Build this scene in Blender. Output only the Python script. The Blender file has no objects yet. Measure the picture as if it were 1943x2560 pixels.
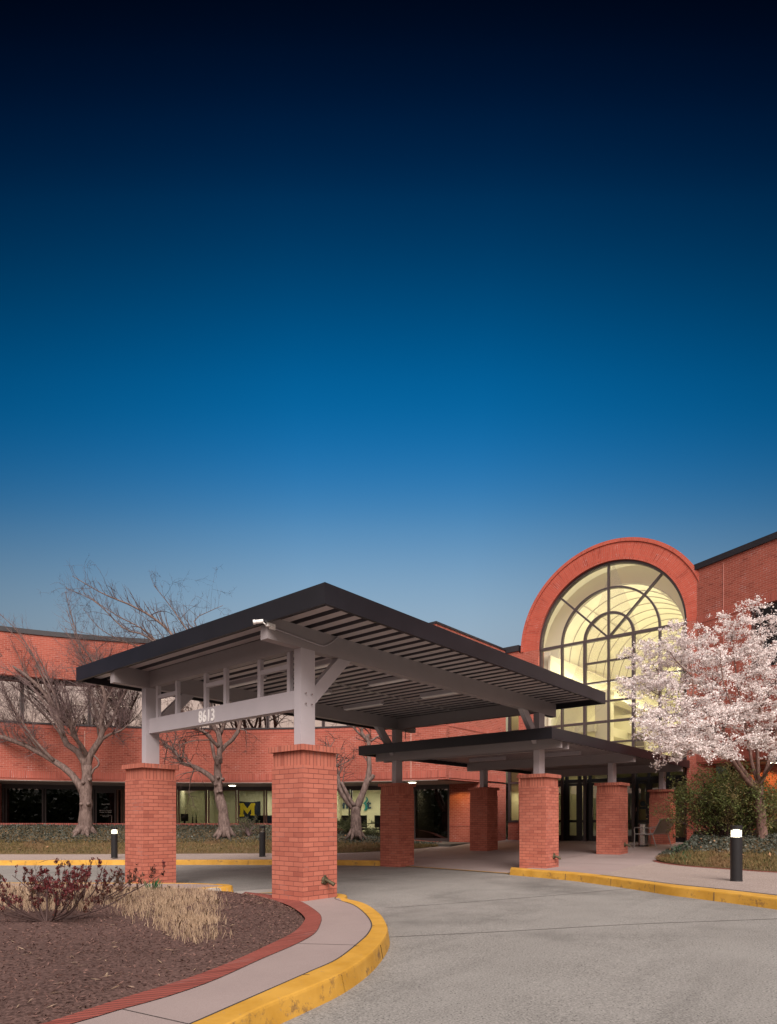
import bpy, math, random
import numpy as np
from mathutils import Vector, Matrix

# ------------------------------------------------------------------ camera, sky, light
SC = bpy.context.scene
ORG = (-1.2095, 8.985)            # near pier corner, metres right / ahead of the camera
HEAD = math.atan2(.6458, .7634)   # heading of the camera in canopy axes (x along the canopy, y across)
FW = (math.cos(HEAD), math.sin(HEAD)); RT = (math.sin(HEAD), -math.cos(HEAD))
EYE = 1.32; HOR = 2047.0; FOC = 1589.0
def W(X, Y, z=0.0):               # metres right of, ahead of the camera, above the drive -> world
    a, b = X - ORG[0], Y - ORG[1]
    return Vector((a*RT[0] + b*FW[0], a*RT[1] + b*FW[1], z))
def cam_xy(u, v):
    return (ORG[0] + u*RT[0] + v*RT[1], ORG[1] + u*FW[0] + v*FW[1])
def at(x, y, Y):                  # survey mark: seen direction plus its distance
    return W((x-971.5)/FOC*Y, Y, EYE + (HOR-y)/FOC*Y)

cam = bpy.data.cameras.new('camera'); cam_o = bpy.data.objects.new('camera', cam)
SC.collection.objects.link(cam_o); SC.camera = cam_o
cam.sensor_fit = 'HORIZONTAL'; cam.sensor_width = 36; cam.lens = FOC/1943*36
cam.shift_y = (HOR-1280)/1943; cam.clip_end = 2000; cam.clip_start = .1
cam_o.location = W(0, 0, EYE); cam_o.rotation_euler = (math.pi/2, 0, HEAD - math.pi/2)

world = bpy.data.worlds.new('World'); SC.world = world; world.use_nodes = True
def build_world():
    nt = world.node_tree; nt.nodes.clear(); N = nt.nodes.new; L = nt.links.new
    out = N('ShaderNodeOutputWorld'); bg = N('ShaderNodeBackground'); bg.inputs[1].default_value = 1.0
    tc = N('ShaderNodeTexCoord'); sep = N('ShaderNodeSeparateXYZ'); L(tc.outputs['Generated'], sep.inputs[0])
    # the twilight bands run square to the sunset bearing: height is measured about the horizontal side axis
    dr = N('ShaderNodeVectorMath'); dr.operation = 'DOT_PRODUCT'; L(tc.outputs['Generated'], dr.inputs[0]); dr.inputs[1].default_value = (RT[0], RT[1], 0)
    def mth(op, a, b):
        n = N('ShaderNodeMath'); n.operation = op
        for i, x in enumerate((a, b)):
            if isinstance(x, (int, float)): n.inputs[i].default_value = x
            else: L(x, n.inputs[i])
        return n.outputs[0]
    band = mth('DIVIDE', sep.outputs[2], mth('POWER', mth('MAXIMUM', mth('SUBTRACT', 1.0, mth('MULTIPLY', dr.outputs['Value'], dr.outputs['Value'])), .02), .5))
    def ramp(stops, src=None):
        r = N('ShaderNodeValToRGB'); cr = r.color_ramp; cr.interpolation = 'B_SPLINE' if len(stops) > 9 else 'LINEAR'
        cr.elements[0].position = stops[0][0]; cr.elements[0].color = (*stops[0][1], 1)
        cr.elements[1].position = stops[-1][0]; cr.elements[1].color = (*stops[-1][1], 1)
        for p, c in stops[1:-1]:
            e = cr.elements.new(p); e.color = (*c, 1)
        L(src or sep.outputs[2], r.inputs[0]); return r
    def s(r, g, b):
        f = lambda c: ((c/255+.055)/1.055)**2.4 if c > 10 else c/255/12.92
        return (f(r), f(g), f(b))
    el = lambda ypx: math.sin(math.atan((HOR-ypx)/FOC))      # sine of the height above the horizon
    front = ramp([(0, s(158,170,183)), (el(1640), s(156,175,191)), (el(1500), s(140,171,196)), (el(1320), s(74,136,184)),
                  (el(1150), s(18,112,174)), (el(950), s(0,93,150)), (el(750), s(0,71,118)), (el(500), s(0,43,82)),
                  (el(300), s(0,25,57)), (el(130), s(0,14,38)), (el(0), s(0,8,26)), (.9, s(0,5,20)), (1, s(0,5,18))], band)
    back = ramp([(0, (.50,.32,.24)), (.08, (.50,.34,.27)), (.22, (.60,.46,.40)), (.5, (.50,.45,.44)), (1, (.26,.28,.33))])
    dot = N('ShaderNodeVectorMath'); dot.operation = 'DOT_PRODUCT'; L(tc.outputs['Generated'], dot.inputs[0])
    dot.inputs[1].default_value = (-FW[0], -FW[1], 0)
    mr = N('ShaderNodeMapRange'); mr.interpolation_type = 'SMOOTHERSTEP'; L(dot.outputs['Value'], mr.inputs[0])
    mr.inputs[1].default_value = -.25; mr.inputs[2].default_value = .75
    sc2 = N('ShaderNodeVectorMath'); sc2.operation = 'SCALE'; L(back.outputs[0], sc2.inputs[0]); sc2.inputs['Scale'].default_value = BACK
    # the sky fades a little to either side of the brightest bearing
    d2 = N('ShaderNodeVectorMath'); d2.operation = 'DOT_PRODUCT'; L(tc.outputs['Generated'], d2.inputs[0])
    d2.inputs[1].default_value = (RT[0], RT[1], 0)
    ab = N('ShaderNodeMath'); ab.operation = 'ABSOLUTE'; L(d2.outputs['Value'], ab.inputs[0])
    m2 = N('ShaderNodeMapRange'); L(ab.outputs[0], m2.inputs[0]); m2.inputs[1].default_value = .12; m2.inputs[2].default_value = .6
    m2.inputs[3].default_value = 1; m2.inputs[4].default_value = .60
    sc3 = N('ShaderNodeVectorMath'); sc3.operation = 'SCALE'; L(front.outputs[0], sc3.inputs[0]); L(m2.outputs[0], sc3.inputs['Scale'])
    mx = N('ShaderNodeMix'); mx.data_type = 'RGBA'; L(mr.outputs[0], mx.inputs[0]); L(sc3.outputs[0], mx.inputs[6]); L(sc2.outputs[0], mx.inputs[7])
    L(mx.outputs[2], bg.inputs[0]); L(bg.outputs[0], out.inputs[0])
BACK = 2.2
build_world()
sun = bpy.data.lights.new('sun', 'SUN'); sun.energy = 4.7; sun.angle = math.radians(38); sun.color = (1.0, .89, .82)
sun_o = bpy.data.objects.new('sun', sun); SC.collection.objects.link(sun_o)
sd = Vector((FW[0]*.9 - RT[0]*.12, FW[1]*.9 - RT[1]*.12, -.84))      # low glow behind the camera, shining ahead
sun_o.rotation_euler = sd.to_track_quat('-Z', 'Y').to_euler()
SC.view_settings.view_transform = 'Standard'; SC.view_settings.look = 'None'; SC.view_settings.gamma = 1
SC.view_settings.exposure = 0
SC.cycles.max_bounces = 8; SC.cycles.transparent_max_bounces = 24; SC.cycles.use_denoising = True
SC.cycles.sample_clamp_indirect = 4

# ------------------------------------------------------------------ helpers
COL = SC.collection
def link(o, parent=None):
    COL.objects.link(o)
    if parent is not None: o.parent = parent
    return o
def tag(o, label=None, cat=None, group=None, kind=None):
    if label: o['label'] = label
    if cat: o['category'] = cat
    if group: o['group'] = group
    if kind: o['kind'] = kind
    return o
def empty(name, loc, label, cat, group=None, rz=0):
    o = bpy.data.objects.new(name, None); o.empty_display_size = .2
    o.location = loc; o.rotation_euler = (0, 0, rz); link(o)
    return tag(o, label, cat, group)

class MB:
    def __init__(s): s.v = []; s.f = []; s.uv = {}; s.swap = set(); s.mi = []
    def face(s, pts, uv=None, swap=False, mi=0):
        n = len(s.v); s.v += [tuple(p) for p in pts]; s.f.append(tuple(range(n, n+len(pts)))); s.mi.append(mi)
        if uv: s.uv[len(s.f)-1] = uv
        if swap: s.swap.add(len(s.f)-1)
    def box(s, p, q, swap=False, mi=0, skip=()):
        (a, b, c), (d, e, f) = p, q
        P = [(a,b,c),(d,b,c),(d,e,c),(a,e,c),(a,b,f),(d,b,f),(d,e,f),(a,e,f)]
        for k, ix in {'b':(3,2,1,0),'t':(4,5,6,7),'y0':(0,1,5,4),'x1':(1,2,6,5),'y1':(2,3,7,6),'x0':(3,0,4,7)}.items():
            if k not in skip: s.face([P[i] for i in ix], swap=swap, mi=mi)
    def obox(s, o, ax, ay, az, swap=False, mi=0):
        o, ax, ay, az = map(Vector, (o, ax, ay, az))
        P = [o, o+ax, o+ax+ay, o+ay, o+az, o+ax+az, o+ax+ay+az, o+ay+az]
        flip = ax.cross(ay).dot(az) < 0
        for ix in ((3,2,1,0),(4,5,6,7),(0,1,5,4),(1,2,6,5),(2,3,7,6),(3,0,4,7)):
            pts = [P[i] for i in ix]
            s.face(pts[::-1] if flip else pts, swap=swap, mi=mi)
    def bar(s, a, b, w, h, up=(0,0,1)):        # square bar from a to b, w across, h along up
        a, b = Vector(a), Vector(b); d = (b-a).normalized(); up = Vector(up)
        sd_ = d.cross(up).normalized(); u2 = sd_.cross(d).normalized()
        s.obox(a - sd_*w/2 - u2*h/2, b-a, sd_*w, u2*h)
    def grid(s, rows, uvs=None, mi=0):
        n = len(s.v); R = len(rows); C = len(rows[0])
        for r in rows: s.v += [tuple(p) for p in r]
        for i in range(R-1):
            for j in range(C-1):
                s.f.append((n+i*C+j, n+i*C+j+1, n+(i+1)*C+j+1, n+(i+1)*C+j)); s.mi.append(mi)
                if uvs: s.uv[len(s.f)-1] = [uvs[i][j], uvs[i][j+1], uvs[i+1][j+1], uvs[i+1][j]]
    def tube(s, pts, rad, n=8, cap=True, mi=0):
        pts = [Vector(p) for p in pts]
        if not hasattr(rad, '__len__'): rad = [rad]*len(pts)
        base = len(s.v); prev = None
        for i, p in enumerate(pts):
            d = (pts[min(i+1, len(pts)-1)] - pts[max(i-1, 0)])
            d = d.normalized() if d.length > 1e-9 else Vector((0,0,1))
            if prev is None:
                a = d.cross(Vector((0,0,1)) if abs(d.z) < .9 else Vector((1,0,0))).normalized()
            else:
                a = (prev - d*prev.dot(d)); a = a.normalized() if a.length > 1e-6 else d.orthogonal().normalized()
            b = d.cross(a); prev = a
            for k in range(n):
                t = 2*math.pi*k/n; s.v.append(tuple(p + (a*math.cos(t) + b*math.sin(t))*rad[i]))
        for i in range(len(pts)-1):
            for k in range(n):
                k2 = (k+1) % n
                s.f.append((base+i*n+k, base+i*n+k2, base+(i+1)*n+k2, base+(i+1)*n+k)); s.mi.append(mi)
        if cap and n > 3:
            s.f.append(tuple(base+k for k in range(n))[::-1]); s.mi.append(mi)
            s.f.append(tuple(base+(len(pts)-1)*n+k for k in range(n))); s.mi.append(mi)
    def lathe(s, c, prof, n=24, mi=0, ax=None):
        s.tube([Vector(c)+Vector((0,0,z)) for r, z in prof], [max(r, 1e-4) for r, z in prof], n=n, mi=mi) if ax is None else \
        s.tube([Vector(c)+Vector(ax)*z for r, z in prof], [max(r, 1e-4) for r, z in prof], n=n, mi=mi)
    def build(s, name, mats, parent=None, smooth=False, label=None, bevel=0):
        me = bpy.data.meshes.new(name); me.from_pydata(s.v, [], s.f)
        if not isinstance(mats, (list, tuple)): mats = [mats]
        for m in mats: me.materials.append(m)
        if len(mats) > 1: me.polygons.foreach_set('material_index', s.mi)
        uvl = me.uv_layers.new(name='UV')
        V = np.array(s.v, dtype=float).reshape(-1, 3); out = np.zeros((len(me.loops), 2)); li = 0
        if len(s.f) < 60000:
            for i, f in enumerate(s.f):
                k = len(f)
                if i in s.uv: out[li:li+k] = s.uv[i]
                else:
                    P = V[list(f)]; n = np.cross(P[1]-P[0], P[2]-P[0]); ln = np.linalg.norm(n)
                    n = n/ln if ln > 1e-12 else np.array((0,0,1.))
                    if abs(n[2]) < .7:
                        t = np.array((-n[1], n[0])); t /= np.linalg.norm(t)
                        uv = np.stack([P[:,:2] @ t, P[:,2]], 1)
                    else: uv = P[:,:2]
                    if i in s.swap: uv = uv[:, ::-1]
                    out[li:li+k] = uv
                li += k
        uvl.data.foreach_set('uv', out.ravel())
        if smooth: me.polygons.foreach_set('use_smooth', [True]*len(me.polygons))
        me.update()
        o = bpy.data.objects.new(name, me)
        if parent is not None:
            o.parent = parent
            if parent.type == 'EMPTY' or parent.parent is None:
                pm = Matrix.LocRotScale(parent.location, parent.rotation_euler, None)
                if any(abs(x) > 1e-9 for x in list(parent.location)+list(parent.rotation_euler)):
                    me.transform(pm.inverted())
            else:
                gp = parent.parent; pm = Matrix.LocRotScale(gp.location, gp.rotation_euler, None)
                me.transform(pm.inverted())
        COL.objects.link(o)
        if label: o['label'] = label
        if bevel:
            b = o.modifiers.new('edge', 'BEVEL'); b.width = bevel; b.segments = 2; b.limit_method = 'ANGLE'
        return o

def curve(pts, n):                 # smooth resampling (Catmull-Rom), any dimension
    P = [np.array(p, float) for p in pts]; P = [2*P[0]-P[1]] + P + [2*P[-1]-P[-2]]
    out = []; K = 24
    for i in range(1, len(P)-2):
        for k in range(K):
            t = k/K; a, b, c, d = P[i-1:i+3]
            out.append(.5*((2*b) + (c-a)*t + (2*a-5*b+4*c-d)*t*t + (3*b-a-3*c+d)*t**3))
    out.append(P[-2]); out = np.array(out)
    L = np.concatenate([[0], np.cumsum(np.linalg.norm(np.diff(out, axis=0), axis=1))])
    s = np.linspace(0, L[-1], n)
    return [Vector([float(np.interp(q, L, out[:, k])) for k in range(out.shape[1])]) for q in s]

# ------------------------------------------------------------------ materials
def newmat(name):
    m = bpy.data.materials.new(name); m.use_nodes = True; nt = m.node_tree
    return m, nt, nt.nodes['Principled BSDF'], nt.nodes.new, nt.links.new
def setv(n, **k):
    for a, b in k.items(): n.inputs[a.replace('_', ' ')].default_value = b
def coordnode(nt, kind='Object'):
    n = nt.nodes.new('ShaderNodeTexCoord'); return n.outputs[kind]
def noise(nt, vec, scale, detail=4, rough=.6):
    n = nt.nodes.new('ShaderNodeTexNoise'); n.inputs['Scale'].default_value = scale; n.inputs['Detail'].default_value = detail
    n.inputs['Roughness'].default_value = rough
    if vec is not None: nt.links.new(vec, n.inputs['Vector'])
    return n.outputs['Fac']
def mapr(nt, val, a, b, c=0., d=1.):
    n = nt.nodes.new('ShaderNodeMapRange'); nt.links.new(val, n.inputs[0])
    for i, x in enumerate((a, b, c, d)): n.inputs[i+1].default_value = x
    return n.outputs[0]
def mixc(nt, fac, a, b, mode='MIX'):
    n = nt.nodes.new('ShaderNodeMix'); n.data_type = 'RGBA'; n.blend_type = mode
    for sock, x in ((n.inputs[0], fac), (n.inputs[6], a), (n.inputs[7], b)):
        if isinstance(x, (tuple, list)): sock.default_value = (*x, 1) if len(x) == 3 else x
        elif isinstance(x, (int, float)): sock.default_value = x
        else: nt.links.new(x, sock)
    return n.outputs[2]
def bump(nt, h, bs, strength=.3, dist=.01):
    n = nt.nodes.new('ShaderNodeBump'); n.inputs['Strength'].default_value = strength; n.inputs['Distance'].default_value = dist
    nt.links.new(h, n.inputs['Height']); nt.links.new(n.outputs[0], bs.inputs['Normal'])
def plain(name, c, rough=.6, metal=0, var=.0, vs=3, spec=.5, bumpy=0, bs_=60):
    m, nt, bs, N, L = newmat(name); setv(bs, Roughness=rough, Metallic=metal); bs.inputs['Specular IOR Level'].default_value = spec
    if var:
        f = noise(nt, coordnode(nt), vs); f = mapr(nt, f, .3, .7)
        L(mixc(nt, f, tuple(x*(1-var) for x in c), tuple(min(1, x*(1+var)) for x in c)), bs.inputs['Base Color'])
    else: bs.inputs['Base Color'].default_value = (*c, 1)
    if bumpy: bump(nt, noise(nt, coordnode(nt), bs_), bs, bumpy)
    return m
def brick_mat(name, c1, c2, mortar, bw=.203, rh=.0703, ms=.005, light=.25, off=.5):
    m, nt, bs, N, L = newmat(name); uv = coordnode(nt, 'UV')
    b = N('ShaderNodeTexBrick'); L(uv, b.inputs['Vector'])
    b.offset = off
    setv(b, Scale=1, Mortar_Size=ms, Mortar_Smooth=.2, Bias=0, Brick_Width=bw, Row_Height=rh)
    b.inputs['Color1'].default_value = (0,0,0,1); b.inputs['Color2'].default_value = (1,1,1,1); b.inputs['Mortar'].default_value = (.5,.5,.5,1)
    base = mixc(nt, mapr(nt, b.outputs['Color'], 0, 1), c1, c2)
    # a few darker bricks among the rest
    dk = mapr(nt, b.outputs['Color'], .0, .14, 1, 0)
    base = mixc(nt, mapr(nt, dk, 0, 1, 0, .75), base, tuple(x*y for x, y in zip(c1, (.66, .62, .66))))
    big = mapr(nt, noise(nt, uv, .8, 5), .35, .7); base = mixc(nt, mapr(nt, big, 0, 1, 0, .5), base, tuple(min(1, x*1.35) for x in c2))
    fine = noise(nt, uv, 90, 3); base = mixc(nt, mapr(nt, fine, .3, .7, 0, .35), base, tuple(x*.72 for x in c1))
    # mortar, with pale lime here and there
    lim = mapr(nt, noise(nt, uv, 2.3, 4), .56, .66); mo = mixc(nt, mapr(nt, lim, 0, 1, 0, light), mortar, (.62,.50,.48))
    L(mixc(nt, b.outputs['Fac'], base, mo), bs.inputs['Base Color'])
    setv(bs, Roughness=.88); bs.inputs['Specular IOR Level'].default_value = .2
    inv = mapr(nt, b.outputs['Fac'], 0, 1, 1, 0)
    ad = N('ShaderNodeMath'); ad.operation = 'MULTIPLY_ADD'; L(fine, ad.inputs[0]); ad.inputs[1].default_value = .25; L(inv, ad.inputs[2])
    bump(nt, ad.outputs[0], bs, .6, .006)
    return m
M = {}
M['pier'] = brick_mat('pier_brick', (.375,.112,.078), (.50,.175,.122), (.20,.068,.055))
M['brick'] = brick_mat('wall_brick', (.285,.072,.050), (.385,.106,.074), (.44,.21,.165), ms=.006, light=.5)
M['trim_brick'] = brick_mat('trim_brick', (.33,.085,.060), (.43,.118,.086), (.34,.15,.12), bw=4., off=0, ms=.007, light=.4)
M['edging'] = brick_mat('edging_brick', (.23,.062,.048), (.32,.09,.07), (.085,.04,.036), bw=3., rh=.075, ms=.008, off=0)
M['soldier'] = brick_mat('soldier_brick', (.37,.112,.077), (.49,.17,.118), (.20,.07,.056), bw=4., off=0, ms=.006)
M['post'] = plain('painted_steel_grey', (.43,.40,.425), .45, var=.05, vs=2)
M['beam'] = plain('painted_steel_shaded', (.30,.27,.275), .5, var=.05, vs=2)  # same paint as the posts, with the under-canopy shade put into its colour
M['fascia'] = plain('dark_metal_fascia', (.012,.012,.016), .36, var=.25, vs=1.5, spec=.45)
M['deck'] = plain('ribbed_metal_deck', (.52,.48,.48), .45, metal=.2, var=.08, vs=1)
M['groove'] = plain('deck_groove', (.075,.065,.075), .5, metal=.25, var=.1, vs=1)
M['frame'] = plain('bronze_frame', (.050,.035,.037), .4, spec=.6)
M['frame_brown'] = plain('brown_frame', (.16,.07,.045), .5)
M['black'] = plain('black_paint', (.012,.012,.014), .4)
M['coping'] = plain('dark_coping', (.016,.015,.020), .55, var=.15)
M['white'] = plain('white_paint', (.90,.89,.87), .5)
M['soffit'] = plain('soffit_board', (.36,.31,.28), .8, var=.05)
M['cream'] = plain('cream_wall', (.62,.60,.42), .9)
M['atrium'] = plain('atrium_plaster', (.80,.77,.58), .9)
M['vault'] = plain('vault_panel', (.78,.74,.58), .85, var=.05, vs=1)
M['rib'] = plain('vault_rib', (.42,.37,.29), .6)
M['carpet'] = plain('carpet', (.10,.09,.08), 1)
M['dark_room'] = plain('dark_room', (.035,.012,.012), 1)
M['steel'] = plain('brushed_steel', (.55,.53,.52), .25, metal=1)
M['bronze'] = plain('weathered_bronze', (.10,.085,.05), .6, metal=.6, var=.3, vs=40)
M['bench'] = plain('bench_metal', (.27,.25,.24), .5, metal=.3)
M['wire'] = plain('conduit_grey', (.32,.30,.30), .5)
def emit(name, c, e):
    m, nt, bs, N, L = newmat(name); setv(bs, Roughness=.5); bs.inputs['Base Color'].default_value = (*c, 1)
    bs.inputs['Emission Color'].default_value = (*c, 1); bs.inputs['Emission Strength'].default_value = e; return m
M['lamp'] = emit('lamp_glow', (1, .90, .66), 9)
M['lamp_soft'] = emit('cove_glow', (1, .94, .70), 5)
M['office_lamp'] = emit('office_lamp', (1, .93, .72), 5)
M['office_lamp_dim'] = emit('office_lamp_dim', (1, .90, .70), 2.2)
def glass(name, tint, refl, rough=.0, f0=1.5):
    m = bpy.data.materials.new(name); m.use_nodes = True; nt = m.node_tree; nt.nodes.clear(); N = nt.nodes.new; L = nt.links.new
    o = N('ShaderNodeOutputMaterial'); t = N('ShaderNodeBsdfTransparent'); t.inputs[0].default_value = (*tint, 1)
    g = N('ShaderNodeBsdfGlossy'); g.inputs['Roughness'].default_value = rough; g.inputs['Color'].default_value = (1,1,1,1)
    fr = N('ShaderNodeFresnel'); fr.inputs[0].default_value = f0
    mr = N('ShaderNodeMapRange'); L(fr.outputs[0], mr.inputs[0]); mr.inputs[1].default_value = 0; mr.inputs[2].default_value = 1
    mr.inputs[3].default_value = refl; mr.inputs[4].default_value = 1
    mx = N('ShaderNodeMixShader'); L(mr.outputs[0], mx.inputs[0]); L(t.outputs[0], mx.inputs[1]); L(g.outputs[0], mx.inputs[2]); L(mx.outputs[0], o.inputs[0])
    return m
M['glass'] = glass('clear_glass', (.88,.87,.86), .04)
M['glass_dark'] = glass('tinted_glass', (.42,.42,.40), .05)
M['glass_black'] = glass('dark_glass', (.08,.08,.09), .04)
M['glass_mirror'] = glass('reflective_glass', (.22,.20,.18), .46)
M['glass_blue'] = glass('blue_dark_glass', (.05,.06,.09), .30)

def ground_mat(name, c1, c2, speck, sscale, rough=.9, b=.35, stain=.25, big=.7, pit=0.0, tyre=0.0):
    m, nt, bs, N, L = newmat(name); oc = coordnode(nt)
    f = mapr(nt, noise(nt, oc, big, 6, .65), .32, .68); base = mixc(nt, f, c1, c2)
    sp = noise(nt, oc, sscale, 2, .7); base = mixc(nt, mapr(nt, sp, .35, .68, 0, .8), base, speck)
    v = N('ShaderNodeTexVoronoi'); v.inputs['Scale'].default_value = sscale*1.2; L(oc, v.inputs['Vector'])
    base = mixc(nt, mapr(nt, v.outputs['Distance'], .0, .35, .35, 0), base, tuple(x*.35 for x in c1))
    v2 = N('ShaderNodeTexVoronoi'); v2.inputs['Scale'].default_value = sscale*.42; L(oc, v2.inputs['Vector'])
    base = mixc(nt, mapr(nt, v2.outputs['Distance'], .10, .20, pit, 0), base, tuple(x*.22 for x in c1))
    st = mapr(nt, noise(nt, oc, .27, 5, .7), .52, .72, 0, stain); base = mixc(nt, st, base, tuple(x*.5 for x in c1))
    if tyre:
        for ang, sc in ((.5, (.35, 2.6, 1)), (1.25, (.28, 3.4, 1))):
            mp = N('ShaderNodeMapping'); mp.inputs['Rotation'].default_value = (0, 0, ang); mp.inputs['Scale'].default_value = sc; L(oc, mp.inputs[0])
            base = mixc(nt, mapr(nt, noise(nt, mp.outputs[0], 1, 5, .6), .55, .72, 0, tyre), base, tuple(x*.45 for x in c1))
    L(base, bs.inputs['Base Color']); setv(bs, Roughness=rough); bs.inputs['Specular IOR Level'].default_value = .25
    bump(nt, sp, bs, b, .006); return m
M['road'] = ground_mat('drive_concrete', (.150,.145,.136), (.235,.228,.216), (.40,.385,.36), 62, stain=.55, pit=.85, tyre=.15)
M['walk'] = ground_mat('walk_concrete', (.26,.205,.195), (.33,.265,.25), (.38,.31,.295), 160, b=.12, stain=.2, pit=.3)
M['agg'] = ground_mat('exposed_aggregate', (.21,.165,.145), (.27,.215,.19), (.52,.44,.40), 55, b=.6, stain=.15, pit=.6)
M['conc'] = ground_mat('pale_kerb_concrete', (.34,.31,.28), (.42,.39,.36), (.46,.43,.40), 90, b=.15)
M['mulch'] = ground_mat('bark_mulch', (.042,.024,.020), (.09,.052,.045), (.18,.11,.095), 38, b=1.0, stain=.2)
M['soil'] = ground_mat('turf_soil', (.075,.055,.03), (.12,.085,.045), (.17,.12,.06), 30, b=.9)
M['joint'] = plain('joint_dark', (.05,.042,.04), .95)
def kerb_mat():
    m, nt, bs, N, L = newmat('yellow_kerb_paint'); oc = coordnode(nt)
    base = mixc(nt, mapr(nt, noise(nt, oc, 3, 5), .35, .65), (.50,.26,.028), (.62,.345,.055))
    geo = N('ShaderNodeNewGeometry'); sp = N('ShaderNodeSeparateXYZ'); L(geo.outputs['True Normal'], sp.inputs[0])
    side = mapr(nt, sp.outputs[2], .3, .8, 1, .12)            # scuffs sit on the tyre side
    w = mapr(nt, noise(nt, oc, 5.5, 6, .75), .56, .68); mu = N('ShaderNodeMath'); mu.operation = 'MULTIPLY'; L(w, mu.inputs[0]); L(side, mu.inputs[1])
    base = mixc(nt, mu.outputs[0], base, (.16,.09,.045))
    w2 = mapr(nt, noise(nt, oc, 26, 4, .7), .62, .72, 0, .7); base = mixc(nt, w2, base, (.30,.22,.15))
    L(base, bs.inputs['Base Color']); setv(bs, Roughness=.7); bump(nt, noise(nt, oc, 40), bs, .25, .006); return m
M['yellow'] = kerb_mat()
def leafmat(name, a, b, rough=.6, trans=.25, c=None):
    m, nt, bs, N, L = newmat(name); g = N('ShaderNodeNewGeometry')
    col = mixc(nt, g.outputs['Random Per Island'], a, b)
    if c: col = mixc(nt, mapr(nt, noise(nt, coordnode(nt), 1.3, 3), .5, .62), col, c)
    L(col, bs.inputs['Base Color']); setv(bs, Roughness=rough); bs.inputs['Specular IOR Level'].default_value = .3
    if trans:
        t = N('ShaderNodeBsdfTranslucent'); L(col, t.inputs[0]); mx = N('ShaderNodeMixShader'); mx.inputs[0].default_value = trans
        out = nt.nodes['Material Output']; L(bs.outputs[0], mx.inputs[1]); L(t.outputs[0], mx.inputs[2]); L(mx.outputs[0], out.inputs[0])
    return m
def bark_mat(name, a, b, sc=14):
    m, nt, bs, N, L = newmat(name); oc = coordnode(nt); mp = N('ShaderNodeMapping'); mp.inputs['Scale'].default_value = (1, 1, .35); L(oc, mp.inputs[0])
    f = noise(nt, mp.outputs[0], sc, 6, .7); L(mixc(nt, mapr(nt, f, .35, .65), a, b), bs.inputs['Base Color']); setv(bs, Roughness=.9)
    bump(nt, f, bs, .9, .02); return m
M['bark'] = bark_mat('grey_bark', (.075,.047,.04), (.215,.155,.135))
M['bark2'] = bark_mat('cherry_bark', (.12,.06,.05), (.26,.16,.13), 20)
M['twig'] = plain('twig', (.06,.032,.028), .8)
M['twig_pale'] = plain('pale_twig', (.125,.082,.08), .8)
M['blossom'] = leafmat('blossom', (.91,.81,.795), (.96,.93,.91), .7, .25)
M['bud'] = leafmat('bronze_bud', (.30,.10,.07), (.22,.13,.05), .7, .2)
M['leaf'] = leafmat('shrub_leaf', (.085,.12,.035), (.22,.26,.085), .5, .3, (.24,.18,.08))
M['boxleaf'] = leafmat('box_leaf', (.035,.05,.02), (.10,.11,.045), .5, .15)
M['ivy'] = leafmat('ivy_leaf', (.030,.040,.028), (.12,.125,.10), .45, .1)
M['red_leaf'] = leafmat('red_leaf', (.10,.015,.02), (.16,.03,.03), .5, .2, (.09,.05,.03))
M['straw'] = leafmat('straw', (.62,.47,.33), (.44,.31,.20), .8, .3)
M['turf'] = leafmat('dry_turf', (.30,.19,.09), (.10,.11,.035), .8, .2, (.24,.15,.075))
M['green_blade'] = leafmat('green_blade', (.03,.12,.05), (.06,.17,.07), .5, .2)
M['chip'] = leafmat('bark_chip', (.035,.016,.014), (.21,.12,.10), .9, 0)
M['dead_leaf'] = leafmat('dead_leaf', (.35,.16,.07), (.45,.28,.16), .8, .2)
rng = np.random.default_rng(7); random.seed(7)
def cloud(name, P, size, mat, parent=None, flat=0., asp=1.0, dirs=None, label=None, jit=.4, tri=False):
    """many small leaf faces at the points P (one island each)"""
    P = np.asarray(P, float); n = len(P)
    d = rng.normal(size=(n, 3))
    if dirs is not None: d = d*jit + np.asarray(dirs, float)
    d /= np.linalg.norm(d, axis=1)[:, None]
    e = rng.normal(size=(n, 3)); e[:, 2] *= (1-flat); d2 = d.copy(); d2[:, 2] *= (1-flat) if dirs is None else 1
    d2 /= np.linalg.norm(d2, axis=1)[:, None]
    e -= (e*d2).sum(1)[:, None]*d2; e /= np.linalg.norm(e, axis=1)[:, None]
    s = (np.asarray(size) if hasattr(size, '__len__') else size*rng.uniform(.6, 1.3, n))[:, None]
    a = P - d2*s*.5; b = P + e*s*.5*asp; c = P + d2*s*.5; g = P - e*s*.5*asp
    if tri:
        V = np.stack([a - e*s*.5*asp, a + e*s*.5*asp, c], 1).reshape(-1, 3); k = 3
    else:
        V = np.stack([a, b, c, g], 1).reshape(-1, 3); k = 4
    me = bpy.data.meshes.new(name); me.vertices.add(len(V)); me.vertices.foreach_set('co', V.ravel())
    me.loops.add(n*k); me.loops.foreach_set('vertex_index', np.arange(n*k)); me.polygons.add(n)
    me.polygons.foreach_set('loop_start', np.arange(0, n*k, k)); me.polygons.foreach_set('loop_total', np.full(n, k))
    me.update(calc_edges=True); me.validate(); me.materials.append(mat)
    o = bpy.data.objects.new(name, me)
    if parent is not None:
        o.parent = parent; me.transform(Matrix.LocRotScale(parent.location, parent.rotation_euler, None).inverted())
    COL.objects.link(o)
    if label: o['label'] = label
    return o

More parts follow.
